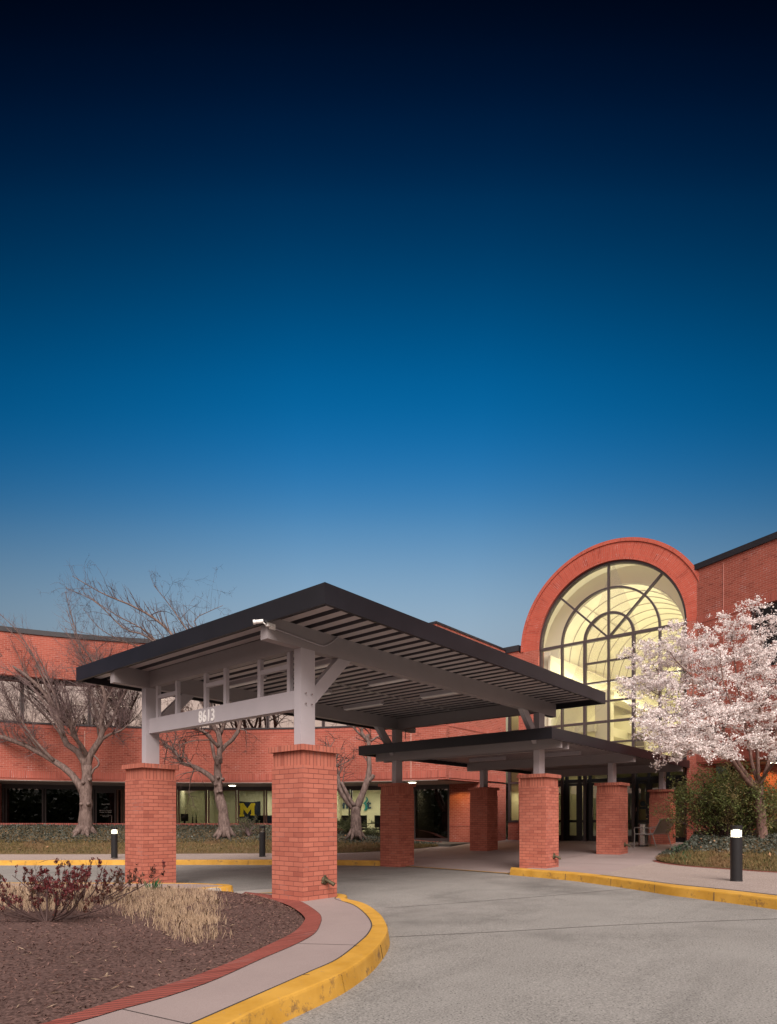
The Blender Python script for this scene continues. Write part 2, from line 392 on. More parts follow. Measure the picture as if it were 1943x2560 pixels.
def text_mesh(body, size, origin, xdir, ydir, depth, mat, name, parent=None, sx=1.0, bold=0.0, align='LEFT', space=1.0):
    cu = bpy.data.curves.new(name, 'FONT'); cu.body = body; cu.size = size; cu.extrude = depth/2; cu.offset = bold; cu.align_x = align
    cu.resolution_u = 4; cu.space_character = space
    to = bpy.data.objects.new('tmp_text', cu); COL.objects.link(to)
    dg = bpy.context.evaluated_depsgraph_get(); me = bpy.data.meshes.new_from_object(to.evaluated_get(dg))
    COL.objects.unlink(to); bpy.data.objects.remove(to)
    xd, yd = Vector(xdir).normalized(), Vector(ydir).normalized(); nd = xd.cross(yd)
    mt = Matrix.Translation(Vector(origin)) @ Matrix((xd, yd, nd)).transposed().to_4x4() @ Matrix.Diagonal((sx, 1, 1, 1))
    me.transform(mt); me.materials.clear(); me.materials.append(mat)
    me.name = name; o = bpy.data.objects.new(name, me)
    if parent is not None:
        o.parent = parent
        root = parent if parent.parent is None else parent.parent
        me.transform(Matrix.LocRotScale(root.location, root.rotation_euler, None).inverted())
    COL.objects.link(o); return o

# ------------------------------------------------------------------ ground heights
def zr(X, Y): return .046 + .008*X - .004*Y                         # drive
def uv_of(X, Y):
    w = W(X, Y); return w.x, w.y
def zp(X, Y):                                                        # raised pavement
    u, v = uv_of(X, Y); return zr(X, Y) + .15 + .03*max(0, u-8.5)
def hit(x, y, zf, dz=0.0):                                           # where a seen ground mark lies
    a, b = (x-971.5)/FOC, (HOR-y)/FOC; lo, hi = .5, 200.
    g = lambda Y: EYE + b*Y - zf(a*Y, Y) - dz
    for _ in range(60):
        m = (lo+hi)/2
        if g(m) > 0: lo = m
        else: hi = m
    Y = (lo+hi)/2; return (a*Y, Y)
# ------------------------------------------------------------------ ground, drive, pavements
from mathutils.bvhtree import BVHTree
def struct(mb, name, mat, **k):
    o = mb.build(name, mat, **k); o['kind'] = 'structure'; return o
g = MB(); g.face([W(-600,-400,-1.3), W(600,-400,-1.3), W(600,900,-1.3), W(-600,900,-1.3)]); struct(g, 'ground', M['soil'])
g = MB(); g.face([W(x, y, zr(x, y)) for x, y in ((-60,-25),(70,-25),(70,80),(-60,80))]); struct(g, 'road', M['road'])

def Z(name):
    return {'1': (0,1400,.40678), '3': (550,1430,.41692), '4': (850,1700,.35736), '5': (1250,1320,.41275), '6': (1350,1750,.35319),
            '7': (0,2100,.5956), '8': (900,2100,.6212)}[name]
def pz(k, pts):
    ox, oy, s = Z(k); return [(ox+x*s, oy+y*s) for x, y in pts]
def onp(pts, zf, dz=0): return [hit(x, y, zf, dz) for x, y in pts]
def zpav(X, Y): return zr(X, Y) + .15

def offset(c, d):                                     # plan offset to the left of travel
    out = []
    for i, p in enumerate(c):
        a, b = c[max(i-1, 0)], c[min(i+1, len(c)-1)]; t = Vector((b[0]-a[0], b[1]-a[1])); t.normalize()
        out.append((p[0]-t[1]*d, p[1]+t[0]*d))
    return out
def kerb(name, top_out, top_in, mat, zf=zpav, side=1, ends=True, out=.025):
    """a stone kerb with a rounded nose, from its two upper edges"""
    n = len(top_out); bot = offset(top_out, -side*out); nose = offset(top_out, side*.02)
    rows = []
    for i in range(n):
        X, Y = top_out[i][:2]; z = zf(X, Y); zb = zr(*bot[i]) - .03
        q = offset(top_out, side*.006)[i] if False else (X + (nose[i][0]-X)*.3, Y + (nose[i][1]-Y)*.3)
        rows.append([W(*bot[i], zb), W(X, Y, z-.022), W(*q, z-.006), W(*nose[i], z), W(*top_in[i][:2], z), W(*top_in[i][:2], z-.2)])
    mb = MB(); mb.grid(rows if side > 0 else [r[::-1] for r in rows])
    for k in (0, n-1):
        mb.face(rows[k])
    return struct(mb, name, mat)
def strip(a, b, m, zf, dz=0, uvs=True):
    rows = []; uv = []; L = 0
    for i in range(len(a)):
        if i: L += math.dist(a[i][:2], a[i-1][:2])
        r = []; q = []
        for j in range(m+1):
            t = j/m; X = a[i][0]*(1-t)+b[i][0]*t; Y = a[i][1]*(1-t)+b[i][1]*t
            r.append(W(X, Y, zf(X, Y)+dz)); q.append((math.dist(a[i][:2], b[i][:2])*t, L))
        rows.append(r); uv.append(q)
    mb = MB(); mb.grid(rows, uv); return mb
def xy(c): return [(p[0], p[1]) for p in c]
NC = 90
# the planted island in front of the canopy
def uvc(u, v): return cam_xy(u, v)
kout = onp(pz('7', [(700,880),(820,828),(960,772),(1100,700),(1270,630),(1430,560),(1540,490),(1600,430),(1628,380),(1620,343),(1590,302),(1530,264),(1450,243)]), zpav)
kout = xy(curve(kout + [uvc(.98,.1), uvc(1.02,.62), uvc(.80,1.08), uvc(.30,1.42)], NC))
kin = onp(pz('7', [(500,880),(660,828),(810,770),(970,700),(1130,630),(1300,555),(1420,500),(1510,430),(1550,390),(1562,350),(1530,305),(1480,270),(1410,248)]), zpav)
kin = xy(curve(kin + [uvc(.80,.12), uvc(.84,.55), uvc(.66,.95), uvc(.22,1.25)], NC))
kerb('yellow_kerb', kout, kin, M['yellow'])
bo = onp(pz('7', [(-250,880),(60,828),(310,772),(500,715),(700,660),(900,590),(1100,500),(1240,440),(1320,395),(1345,355),(1350,325),(1330,300),(1270,262),(1210,244),(1120,229),(1030,219)]), zpav)
bi = onp(pz('7', [(-400,880),(-60,828),(190,770),(300,735),(500,670),(700,610),(850,560),(1000,500),(1130,440),(1230,390),(1275,345),(1275,320),(1220,280),(1150,254),(1080,238),(1015,228)]), zpav)
bo = xy(curve([(-9, 1.6), (-4.5, 2.6)] + bo, NC)); bi = xy(curve([(-9, 1.9), (-4.7, 2.85)] + bi, NC))
mb = strip(bo, bi, 1, zpav, .004); struct(mb, 'brick_edging', M['edging'])
jn = offset(kin, .012)
walk_in = xy(curve(bo, NC)); wk = [(-9,1.0), (-4,1.9)] + kin
wk = xy(curve([(-9,.6), (-4,1.5)] + kin[::6] + [kin[-1]], NC))
# the walk lies between edging and kerb; beyond the pier it closes on the ramp
mb = strip(walk_in, wk, 6, zpav); struct(mb, 'walk', M['walk'])
mb = strip(kin, offset(kin, .014), 1, zpav, .003); struct(mb, 'walk_joint', M['joint'])
# score lines across the walk
mb = MB()
for k in (34, 47, 60):
    a, b = walk_in[k], wk[k]; t = Vector((b[0]-a[0], b[1]-a[1])).normalized(); s = Vector((-t[1], t[0]))*.004
    mb.face([W(a[0]+s[0], a[1]+s[1], zpav(*a)+.003), W(a[0]-s[0], a[1]-s[1], zpav(*a)+.003), W(b[0]-s[0], b[1]-s[1], zpav(*b)+.003), W(b[0]+s[0], b[1]+s[1], zpav(*b)+.003)])
struct(mb, 'walk_score', M['joint'])
rear = [(-13, 12.0), (-9, 11.9)] + onp([(0,2214),(200,2216),(330,2219),(400,2228),(450,2239),(500,2243),(590,2240),(625,2233)], zpav)
rear = xy(curve(rear, NC))
import mathutils
def bedz(t, s, X, Y):
    return zpav(X, Y) - .03 + .16*math.sin(math.pi*min(1, max(0, t)))**.6*min(1, (1-s)*5+.15)
rows = []
for i in range(NC):
    r = []
    for j in range(41):
        t = j/40; X = bi[i][0]*(1-t)+rear[i][0]*t; Y = bi[i][1]*(1-t)+rear[i][1]*t
        nz = mathutils.noise.fractal(Vector((X*1.6, Y*1.6, 0)), .8, 2, 4)*.022
        r.append(W(X, Y, bedz(t, i/(NC-1), X, Y) + nz*(1 if 0 < j < 40 else 0)))
    rows.append(r)
mb = MB(); mb.grid(rows); bed = struct(mb, 'mulch_bed', M['mulch'])
def bvh(o): return BVHTree.FromPolygons([tuple(v.co) for v in o.data.vertices], [tuple(p.vertices) for p in o.data.polygons])
bed_t = bvh(bed)
def drop(tree, p):
    h = tree.ray_cast(Vector((p[0], p[1], 20)), Vector((0, 0, -1))); return h[0].z if h[0] is not None else None
# second island under the far pier
na = onp([(-300,2208),(0,2206.5),(157,2206.8),(300,2207),(450,2207.5),(530,2209.5),(566,2212.5)], zpav)
nb = onp([(-300,2224),(0,2224),(157,2224),(300,2223),(450,2222),(520,2218.5),(562,2215.5)], zpav)
na = xy(curve(na, 50)); nb = xy(curve(nb, 50))
mb = strip(nb, na, 3, zpav, -.004); struct(mb, 'pier_island', M['walk'])
kerb('pier_island_kerb', [(a[0], a[1]) for a in offset(nb, -.09)], nb, M['conc'])
kerb('yellow_kerb', na[::-1], offset(na, -.1)[::-1], M['yellow'], zf=lambda X, Y: zpav(X, Y)+.002)
tipc = [nb[-1], ((na[-1][0]+nb[-1][0])/2+.10, (na[-1][1]+nb[-1][1])/2-.02), na[-1]]
b0 = offset(nb, -.09)
tc_ = xy(curve([b0[-5], b0[-1], (tipc[1][0]+.03, tipc[1][1]), (na[-1][0]+.05, na[-1][1]+.05)], 16)); ti_ = xy(curve([nb[-5], nb[-2], (nb[-1][0]-.02, nb[-1][1]+.03), na[-3]], 16))
kerb('yellow_kerb', tc_, ti_, M['yellow'], zf=lambda X, Y: zpav(X, Y)+.004)
# gutter strip between the two islands
ga = onp([(420,2246),(500,2247),(590,2245),(680,2236)], zr); gb = onp([(455,2235),(560,2233),(620,2229),(690,2224)], zr)
mb = strip(xy(curve(ga, 20)), xy(curve(gb, 20)), 2, zr, .02); struct(mb, 'gutter', M['conc'])

# far kerb and its pavement
lo_ = onp([(-300,2153),(-100,2152),(0,2151.5),(285,2150.5),(447,2150),(700,2150),(860,2150.8),(985,2152.3)], zpav)
lo_ = xy(curve(lo_, 70)); li_ = offset(lo_, .16)
kerb('yellow_kerb', lo_, li_, M['yellow'])
edge = [(-300,2136,20.6),(0,2136,21.4),(200,2136,21.7),(440,2134.7,21.6),(700,2133.6,21.3),(850,2133,21.0),(960,2128,21.2),(1040,2122,22.3),(1095,2116.5,24.0)]
e3 = curve([((x-971.5)/FOC*Y, Y, EYE+(HOR-y)/FOC*Y) for x, y, Y in edge], 70)
rows = [[W(li_[i][0]*(1-t)+e3[i][0]*t, li_[i][1]*(1-t)+e3[i][1]*t, zpav(*li_[i])*(1-t)+e3[i][2]*t) for t in (0,.25,.5,.75,1)] for i in range(70)]
mb = MB(); mb.grid([r for r in rows][::-1]); struct(mb, 'sidewalk', M['agg'])
def arc_hit(x, R):                                     # where the bearing of x meets the curved office front
    a = (x-971.5)/FOC; cx, cy = AC
    A = 1+a*a; B = -2*(a*cx+cy); C_ = cx*cx+cy*cy-R*R; Y = (-B+math.sqrt(B*B-4*A*C_))/(2*A); return (a*Y, Y)
AC = (-6.3, 8.25); AR = 17.5
back_ = [(-300,2066),(0,2066),(200,2066),(441,2066),(679,2066.5),(770,2072),(844,2079),(950,2096),(1037,2107),(1105,2112)]
b3 = []
for x, y in back_:
    X, Y = arc_hit(x, AR+.05) if x < 1000 else ((x-971.5)/FOC*{1037:25.4,1105:26.0}[x], {1037:25.4,1105:26.0}[x])
    b3.append((X, Y, EYE+(HOR-y)/FOC*Y))
b3 = curve(b3, 70)
rows = []
for i in range(70):
    r = []
    for j in range(25):
        t = j/24; X = e3[i][0]*(1-t)+b3[i][0]*t; Y = e3[i][1]*(1-t)+b3[i][1]*t
        z = e3[i][2] + .02 + (b3[i][2]-e3[i][2])*(1-(1-t)**1.6) + (mathutils.noise.noise(Vector((X, Y, 3)))*.03 if j else 0)
        r.append(W(X, Y, z))
    rows.append(r)
mb = MB(); mb.grid(rows[::-1])
mb.grid([[p[0], p[0]-Vector((0,0,.25))] for p in rows]); berm = struct(mb, 'planted_bank', M['soil']); berm_t = bvh(berm)
# low brick edge along the top of the bank
q3 = offset(xy(b3), .22); rows = []; uvs = []; L = 0
for i in range(70):
    if i: L += math.dist(xy(b3)[i], xy(b3)[i-1])
    zt = b3[i][2] + .12; X, Y = b3[i][:2]
    rows.append([W(X, Y, zt-.5), W(X, Y, zt), W(*q3[i], zt), W(*q3[i], -.1)]); uvs.append([(zt-.5, L), (zt, L), (zt+.2, L), (zt+1, L)])
mb = MB(); mb.grid(rows[::-1], uvs[::-1]); lw = mb.build('low_brick_wall', M['edging'])
tag(lw, 'low curved brick edging wall along the top of the ivy bank', 'low wall')

# entrance plaza with its dropped kerb
P0 = hit(985.8, 2164.6, zr); P1 = hit(1275.3, 2185.5, zr)
rk_out = onp([(1276,2171.5),(1350,2177.5),(1428,2184),(1491,2191),(1585,2203),(1678,2216),(1810,2231),(1943,2247),(2200,2280),(2600,2335)], zpav)
rk_in = onp([(1279,2168),(1350,2174),(1428,2179.5),(1491,2186),(1585,2198),(1678,2210.5),(1810,2224),(1943,2239),(2200,2270),(2600,2322)], zpav)
rk_out = xy(curve(rk_out, 70)); rk_in = xy(curve(rk_in, 70))
kerb('yellow_kerb', rk_out, rk_in, M['yellow'])
mb = MB()                                              # joints between kerb stones
for cl, idx in ((rk_out, (12, 22, 31, 40, 49)), (lo_, (20, 30, 40, 50, 60)), (kout, (18, 30, 42, 52))):
    inn = {id(rk_out): rk_in, id(lo_): li_, id(kout): kin}[id(cl)]
    for k in idx:
        a, b = Vector(cl[k]), Vector(inn[k]); d = (b-a).normalized(); s = Vector((-d[1], d[0]))*.005; za = zpav(*a)
        o2 = a - d*.03; z0 = zr(*a)
        p = [W(*(o2+s), z0), W(*(o2-s), z0), W(*(a-d*.003-s), za-.015), W(*(a-d*.003+s), za-.015)]; mb.face(p)
        mb.face([W(*(a-d*.003+s), za-.015), W(*(a-d*.003-s), za-.015), W(*(b-s), za+.003), W(*(b+s), za+.003)])
struct(mb, 'kerb_joints', M['joint'])
def rampf(X, Y):
    d = Vector((P1[0]-P0[0], P1[1]-P0[1])); L = d.length; d /= L; w = Vector((X-P0[0], Y-P0[1])); t = w.dot(d); h = w.x*(-d.y)+w.y*d.x
    e = min(1, max(0, (t+.35)/.35), 1)*min(1, max(0, (L+.35-t)/.35)) if -.35 < t < L+.35 else 0
    return max(0, 1-max(0, h)/1.6)*e
def zplaza(X, Y):
    k = rampf(X, Y); return zp(X, Y)*(1-k) + (zr(X, Y)+.006)*k
F_ = [P0, ((P0[0]*2+P1[0])/3, (P0[1]*2+P1[1])/3), ((P0[0]+P1[0]*2)/3, (P0[1]+P1[1]*2)/3), P1]
fr = xy([Vector(F_[0]).lerp(Vector(P1), k/30) for k in range(31)]) + rk_in
bk = xy(curve([uvc(17, 13), uvc(18.6, 7), uvc(18.6, 2), uvc(18.4, -2), uvc(17.0, -7), uvc(14, -12)], len(fr)))
mb = strip(fr, bk, 70, zplaza); struct(mb, 'entrance_plaza', M['walk'])
mb = MB(); s_ = (Vector(P1)-Vector(P0)).normalized(); n_ = Vector((-s_.y, s_.x))
for a, b in ((-.02, .07),):
    p = [Vector(P0)+n_*a, Vector(P1)+n_*a, Vector(P1)+n_*b, Vector(P0)+n_*b]; mb.face([W(*q, zr(*q)+.016) for q in p])
struct(mb, 'painted_line', M['yellow'])
# scored joints of the plaza, parallel and square to the canopy
mb = MB()
def line(a, b, w=.006, zf=zplaza, dz=.004, n=16):
    a, b = Vector(a), Vector(b); d = (b-a).normalized(); s = Vector((-d.y, d.x))*w
    for i in range(n):
        p, q = a.lerp(b, i/n), a.lerp(b, (i+1)/n)
        mb.face([W(*(r), zf(*r)+dz) for r in (p-s, q-s, q+s, p+s)])
for v in (-1.6, .9, 3.4, 5.9): line(uvc(9.2, v), uvc(18, v))
for u in (9.3, 11.2, 13.1, 15.0, 16.9): line(uvc(u, -1.6), uvc(u, 6.4))
struct(mb, 'plaza_joints', M['joint'])
mb = MB()
def rline(pts, w=.007, n=40):
    c = xy(curve(onp(pts, zr), n))
    for i in range(n-1):
        a, b = Vector(c[i]), Vector(c[i+1]); line(a, b, w, zr, .003, 1)
rline(pz('8', [(100,275),(420,252),(800,222),(1100,195)])); rline(pz('8', [(115,392),(600,368),(1100,340),(1679,318),(2400,286)]))
rline([(870,2196),(960,2187),(1020,2181)])
struct(mb, 'drive_joints', M['joint'])
# right-hand planting bed
rb_f = onp([(1643,2152.6),(1655,2157),(1690,2162.5),(1738.5,2167.5),(1844.5,2175),(1943,2181.6),(2200,2194),(2500,2204)], zp)
rb_f = xy(curve(rb_f, 60))
WP = Vector((17.8, -.62)); WD = Vector((-.382, -.924)).normalized(); WN = Vector((.924, -.382)).normalized()
def wpt(t, d=0): p = WP + WD*t + WN*d; return (p.x, p.y)
rb_b = [hit(1648, 2150, zp), hit(1700,2139,zp), hit(1742,2130.5,zp), uvc(17.3,-.75)] + [uvc(*wpt(t, 1.1)) for t in (1.2, 3, 5, 8, 12)]
rb_b = xy(curve(rb_b, 60))
rows = []
for i in range(60):
    r = []
    for j in range(31):
        t = j/30; X = rb_f[i][0]*(1-t)+rb_b[i][0]*t; Y = rb_f[i][1]*(1-t)+rb_b[i][1]*t; wd = math.dist(rb_f[i], rb_b[i])
        k_ = min(1, t/.5); z = zp(X, Y)+.03 + min(.40, wd*.075)*k_*(1.35-.35*k_) + mathutils.noise.noise(Vector((X, Y, 9)))*.02*(j > 0)
        r.append(W(X, Y, z))
    rows.append(r)
mb = MB(); mb.grid(rows); mb.grid([[p[0]-Vector((0,0,.15)), p[0]] for p in rows]); rbed = struct(mb, 'planting_bed', M['soil']); rbed_t = bvh(rbed)
mb = strip(offset(rb_f, -.11), rb_f, 1, zp, .012); struct(mb, 'brick_edging', M['edging'])
ag = xy(curve([hit(*p, zp) for p in ((1500,2187.6),(1585,2198),(1678,2210.5),(1810,2224),(1943,2239),(2200,2270),(2600,2322))], 50))
ag2 = [hit(1560,2169,zp)] + rb_f[::6]; ag2 = xy(curve(offset(ag2, -.10), 50))
mb = strip(offset(ag, .02), ag2, 10, zp, .008); struct(mb, 'aggregate_path', M['agg'])

# ------------------------------------------------------------------ brick piers
def pier(u, v, label, group='brick piers carrying the entrance canopies', spout=False, zb=None, zt=2.37):
    X, Y = cam_xy(u+.34, v+.34); z0 = zb if zb is not None else zp(X, Y)
    r = empty('brick_pier', (u+.34, v+.34, z0), label, 'pier', group)
    zs = zt-.083-.205
    m = MB(); m.box((u, v, z0-.12), (u+.68, v+.68, zs)); m.build('shaft', M['pier'], r, bevel=.004)
    m = MB(); m.box((u+.012, v+.012, zs), (u+.668, v+.668, zt-.083), swap=True); m.build('soldier_course', M['soldier'], r)
    m = MB(); m.box((u-.045, v-.045, zt-.083), (u+.725, v+.725, zt), swap=True); m.build('cap', M['soldier'], r, bevel=.006)
    if spout:
        c = Vector((u+.42, v-.004, z0+.27)); m = MB()
        m.tube([c+Vector((0,.01,0)), c+Vector((0,-.012,0)), c+Vector((0,-.022,0))], [.062,.062,.045], 18)
        for k in range(3):
            a = math.radians(90+120*k); q = c+Vector((math.cos(a)*.062, -.004, math.sin(a)*.062))
            m.tube([q+Vector((0,.01,0)), q+Vector((0,-.014,0))], .016, 10)
        pts = [c+Vector((0,0,.005)), c+Vector((0,-.05,.0)), c+Vector((.03,-.11,-.035)), c+Vector((.05,-.15,-.06))]
        m.tube(pts, [.026,.026,.028,.030], 12, cap=False); m.tube(pts, [.021,.021,.023,.025], 12, cap=False)
        m.build('drain_spout', M['bronze'], r, smooth=True)
    return r
pier(0, 0, 'large brick pier with bronze drain spout standing at the tip of the mulch bed', spout=True, zb=.15, zt=2.375)
pier(0, 4.395, 'brick pier behind the dry grass, under the left end of the 8613 beam', zb=.06, zt=2.355)
pier(7.51, 0, 'brick pier with drain spout at the start of the right yellow kerb', spout=True)
pier(7.51, 4.395, 'brick pier at the end of the far yellow kerb beside the forked bare tree', zb=.075, zt=2.31)
pier(12.14, 0, 'brick pier with drain spout standing between the kerb pier and the metal bench', spout=True)
pier(12.14, 4.395, 'shaded brick pier on the plaza in front of the orange-lit brick wall')
pier(16.82, 0, 'brick pier directly behind the metal bench and steel bin', spout=True, zt=2.34)
pier(16.82, 4.395, 'brick pier by the entrance glass, mostly hidden behind nearer piers', zt=2.34)

# ------------------------------------------------------------------ canopies
def fascia(m, u0, u1, v0, v1, z0, z1, t=.05):
    m.box((u0, v0, z0), (u1, v0+t, z1)); m.box((u0, v1-t, z0), (u1, v1, z1))
    m.box((u0, v0+t, z0), (u0+t, v1-t, z1)); m.box((u1-t, v0+t, z0), (u1, v1-t, z1))
def deck(m, u0, u1, v0, v1, z, pitch=.275, h=.055):
    prof = []; u = u0
    while u < u1:
        a = min(u+.145, u1); b = min(a+.018, u1); c = min(b+.094, u1); d = min(c+.018, u1)
        prof += [(u, z), (a, z), (b, z+h), (c, z+h)]; u = d
    prof.append((u1, z))
    for i in range(len(prof)-1):
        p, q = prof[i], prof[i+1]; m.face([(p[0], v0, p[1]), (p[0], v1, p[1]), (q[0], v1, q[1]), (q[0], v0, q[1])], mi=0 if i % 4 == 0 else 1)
    m.face([(u0, v0, z+h+.02), (u1, v0, z+h+.02), (u1, v1, z+h+.02), (u0, v1, z+h+.02)])
def post(u, v, z0, z1, parent, studs=False):
    m = MB(); m.box((u+.2, v+.265, z0), (u+.48, v+.415, z1))
    m.build('post', M['post'], parent, bevel=.004)
    if studs:
        for x in (.28, .40):
            for z in (3.02, 3.17): m = MB(); m.tube([(u+x, v+.266, z), (u+x, v+.235, z)], .011, 8); m.build('bolt', M['steel'], parent)
big = empty('entrance_canopy', (4.1, 2.56, .15), 'large flat dark-edged canopy over the drive with the number 8613 on its beam', 'canopy')
m = MB(); fascia(m, -.49, 8.68, -.95, 6.07, 4.03, 4.30); m.build('fascia', M['fascia'], big, bevel=.004)
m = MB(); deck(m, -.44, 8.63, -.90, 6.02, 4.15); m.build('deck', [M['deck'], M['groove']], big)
m = MB(); m.face([(-.44,-.90,4.29), (8.63,-.90,4.29), (8.63,6.02,4.29), (-.44,6.02,4.29)]); m.build('roof', M['coping'], big)
ZB = 3.83
for v in (0, 4.395):
    m = MB(); m.box((-.42, v+.265, ZB), (8.61, v+.415, 4.15)); m.build('beam', M['beam'], big, bevel=.004)
m = MB(); m.box((.275, .416, ZB+.02), (.415, 4.659, 4.149)); m.build('cross_beam', M['beam'], big)
m = MB(); m.box((7.775, .416, ZB+.02), (7.915, 4.659, 4.149)); m.build('cross_beam', M['beam'], big)
for u, v, z0 in ((0,0,2.375), (0,4.395,2.355), (7.51,0,2.37), (7.51,4.395,2.31)):
    post(u, v, z0, ZB, big, studs=(u == 0 and v == 0))
    m = MB(); uu = u+.48 if u == 0 else u+.2; s = 1 if u == 0 else -1
    p = [(uu, 3.02), (uu, 3.30), (uu+s*.52, ZB), (uu+s*.80, ZB)]
    q = [p[0], p[3], p[2], p[1]]
    a = [(x, v+.285, z) for x, z in q]; b = [(x, v+.395, z) for x, z in q]
    m.face(a if s > 0 else a[::-1]); m.face(b[::-1] if s > 0 else b)
    for k in range(4):
        f4 = [a[k], b[k], b[(k+1)%4], a[(k+1)%4]]; m.face(f4 if s < 0 else f4[::-1])
    m.build('brace', M['post'], big)
m = MB(); m.box((.265, .416, 2.958), (.415, 4.659, 3.236)); ab = m.build('address_beam', M['post'], big, bevel=.004)
for a, b in ((.66, 1.37), (2.28, 2.86), (3.77, 4.44)):
    m = MB()
    for v in (a, b): m.box((.30, v-.035, 3.237), (.37, v+.035, ZB+.019))
    m.box((.303, a+.035, 3.60), (.367, b-.035, 3.67)); m.build('lattice', M['post'], big)
text_mesh('8613', .285, (.262, 2.985, 2.998), (0,-1,0), (0,0,1), .016, M['white'], 'numerals', ab, sx=.76, bold=.006, space=1.14)
m = MB()                                               # conduits under the deck
m.tube([(1.5, 2.55, 4.10), (7.6, 2.55, 4.10)], .012, 6)
for u in (1.9, 3.7, 5.45): m.tube([(u, 1.9, 4.10), (u, 2.2, 4.06), (u, 3.3, 4.10)], .009, 6)
for u in (2.7, 4.6, 6.5): m.tube([(u, 2.55, 4.15), (u, 2.55, 4.09)], .007, 6)
m.build('conduit', M['wire'], big)
m = MB(); c_ = [(-.36, .25, 3.985), (-.1, .25, 3.975), (.55, .25, 3.935), (.66, .25, 3.945), (.80, .25, 4.02), (.95,.25,4.14)]
m.tube(curve(c_, 24), .010, 8); m.build('conduit', M['post'], big)
m = MB(); m.tube(curve([(8.25, 4.64, 4.1), (8.2, 4.64, 3.98), (8.12, 4.64, 3.8), (8.1, 4.64, 3.6)], 12), .012, 6); m.build('conduit', M['wire'], big)
# security camera on the near beam end
sc_ = empty('security_camera', (-.40, .34, 4.0), 'small white security camera clamped on the near end of the canopy beam', 'security camera')
m = MB(); m.box((-.40, .235, 3.965), (-.30, .262, 4.025)); m.box((-.46, .20, 3.985), (-.33, .26, 4.03)); m.build('junction_box', M['white'], sc_, bevel=.004)
m = MB(); m.tube([(-.46,.24,4.0), (-.50,.25,4.02), (-.52,.27,4.03)], .009, 8)
m.tube([(-.505,.25,4.045), (-.58,.33,4.03)], [.026,.028], 14); m.tube([(-.58,.33,4.03), (-.60,.35,4.027)], [.034,.032], 14); m.build('lens_housing', M['white'], sc_, smooth=True)
# strip lights
wherel = {(0,0): 'nearest the camera on the right row', (1,0): 'middle of the right row', (2,0): 'farthest of the right row',
          (0,1): 'nearest of the left row behind the lattice', (1,1): 'middle of the left row', (2,1): 'farthest of the left row'}
for i, u in enumerate((1.9, 3.7, 5.45)):
    for j, v in enumerate((1.42, 3.85)):
        L_ = empty('strip_light', (u, v, 4.1), 'unlit grey strip light under the large canopy, ' + wherel[(i, j)], 'strip light', 'strip lights under the large canopy')
        m = MB(); m.box((u-.07, v-.62, 4.075), (u+.07, v+.62, 4.149)); m.build('housing', M['post'], L_, bevel=.006)
        m = MB(); m.box((u-.055, v-.60, 4.055), (u+.055, v+.60, 4.0745)); m.build('diffuser', M['white'], L_)

low = empty('entrance_canopy', (12.5, 2.52, .2), 'lower flat dark canopy running from the drive to the arched entrance', 'canopy')
m = MB(); fascia(m, 7.0, 17.75, -.40, 5.44, 3.10, 3.355); m.build('fascia', M['fascia'], low, bevel=.004)
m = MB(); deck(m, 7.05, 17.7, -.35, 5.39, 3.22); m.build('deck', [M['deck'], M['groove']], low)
m = MB(); m.face([(7.05,-.35,3.335), (17.7,-.35,3.335), (17.7,5.39,3.335), (7.05,5.39,3.335)]); m.build('roof', M['coping'], low)
for u in (7.51, 12.14, 16.82):
    c = u+.34
    if u == 7.51:
        m = MB(); m.box((c-.215, -.32, 2.955), (c-.143, 5.36, 3.22)); m.box((c+.143, -.32, 2.955), (c+.215, 5.36, 3.22)); m.build('beam', M['beam'], low)
    else:
        m = MB(); m.box((c-.075, -.32, 2.955), (c+.075, 5.36, 3.22)); m.build('beam', M['beam'], low, bevel=.004)
        for v in (0, 4.395): post(u, v, 2.34 if u > 16 else 2.37, 2.955, low)
for u in (12.14, 16.82): pass
wl2 = ['nearest the drive on the right', 'nearest the drive on the left', 'in the middle bay on the right', 'in the middle bay on the left', 'by the doors on the right', 'by the doors on the left']
k = 0
for u in (9.3, 11.0, 14.6):
    for v in (1.3, 3.7):
        L_ = empty('strip_light', (u, v, 3.18), 'unlit grey strip light under the lower canopy, ' + wl2[k], 'strip light', 'strip lights under the lower canopy'); k += 1
        m = MB(); m.box((u-.07, v-.62, 3.12), (u+.07, v+.62, 3.219)); m.build('housing', M['post'], L_, bevel=.006)
# ------------------------------------------------------------------ curved office wing
wing = empty('office_wing', W(-6.3, 26, .3), 'long curved two-storey red brick office wing with ribbon windows behind the bare trees', 'building')
def apt(R, th, z): return W(AC[0]+R*math.sin(th), AC[1]+R*math.cos(th), z)
def arc_box(m, R0, R1, t0, t1, z0, z1, n=None, swap=False, uvR=None):
    n = n or max(2, int(abs(t1-t0)*R1/.45)); rings = []; uo = []
    for i in range(n+1):
        t = t0+(t1-t0)*i/n; rings.append([apt(R0, t, z0), apt(R0, t, z1), apt(R1, t, z1), apt(R1, t, z0), apt(R0, t, z0)])
        l = R0*t; row = [(l, z0), (l, z1), (l, z1+R1-R0), (l, z1+R1-R0+z1-z0), (l, z0)]
        uo.append([(b, a) for a, b in row] if swap else row)
    m.grid(rings, uo); m.face(rings[0][:4][::-1]); m.face(rings[-1][:4])
def th_of(x, R):
    X, Y = arc_hit(x, R); return math.asin((X-AC[0])/R)
TL = math.radians(-52); TR = math.asin((2.141+6.3)/17.5)
m = MB(); arc_box(m, AR, AR+.3, TL, TR, 3.13, 4.72); m.build('wall', M['brick'], wing)
m = MB(); arc_box(m, AR-.012, AR+.3, TL, TR, 2.86, 3.13, swap=True); arc_box(m, AR+.012, AR+.3, TL, TR, 2.79, 2.86)
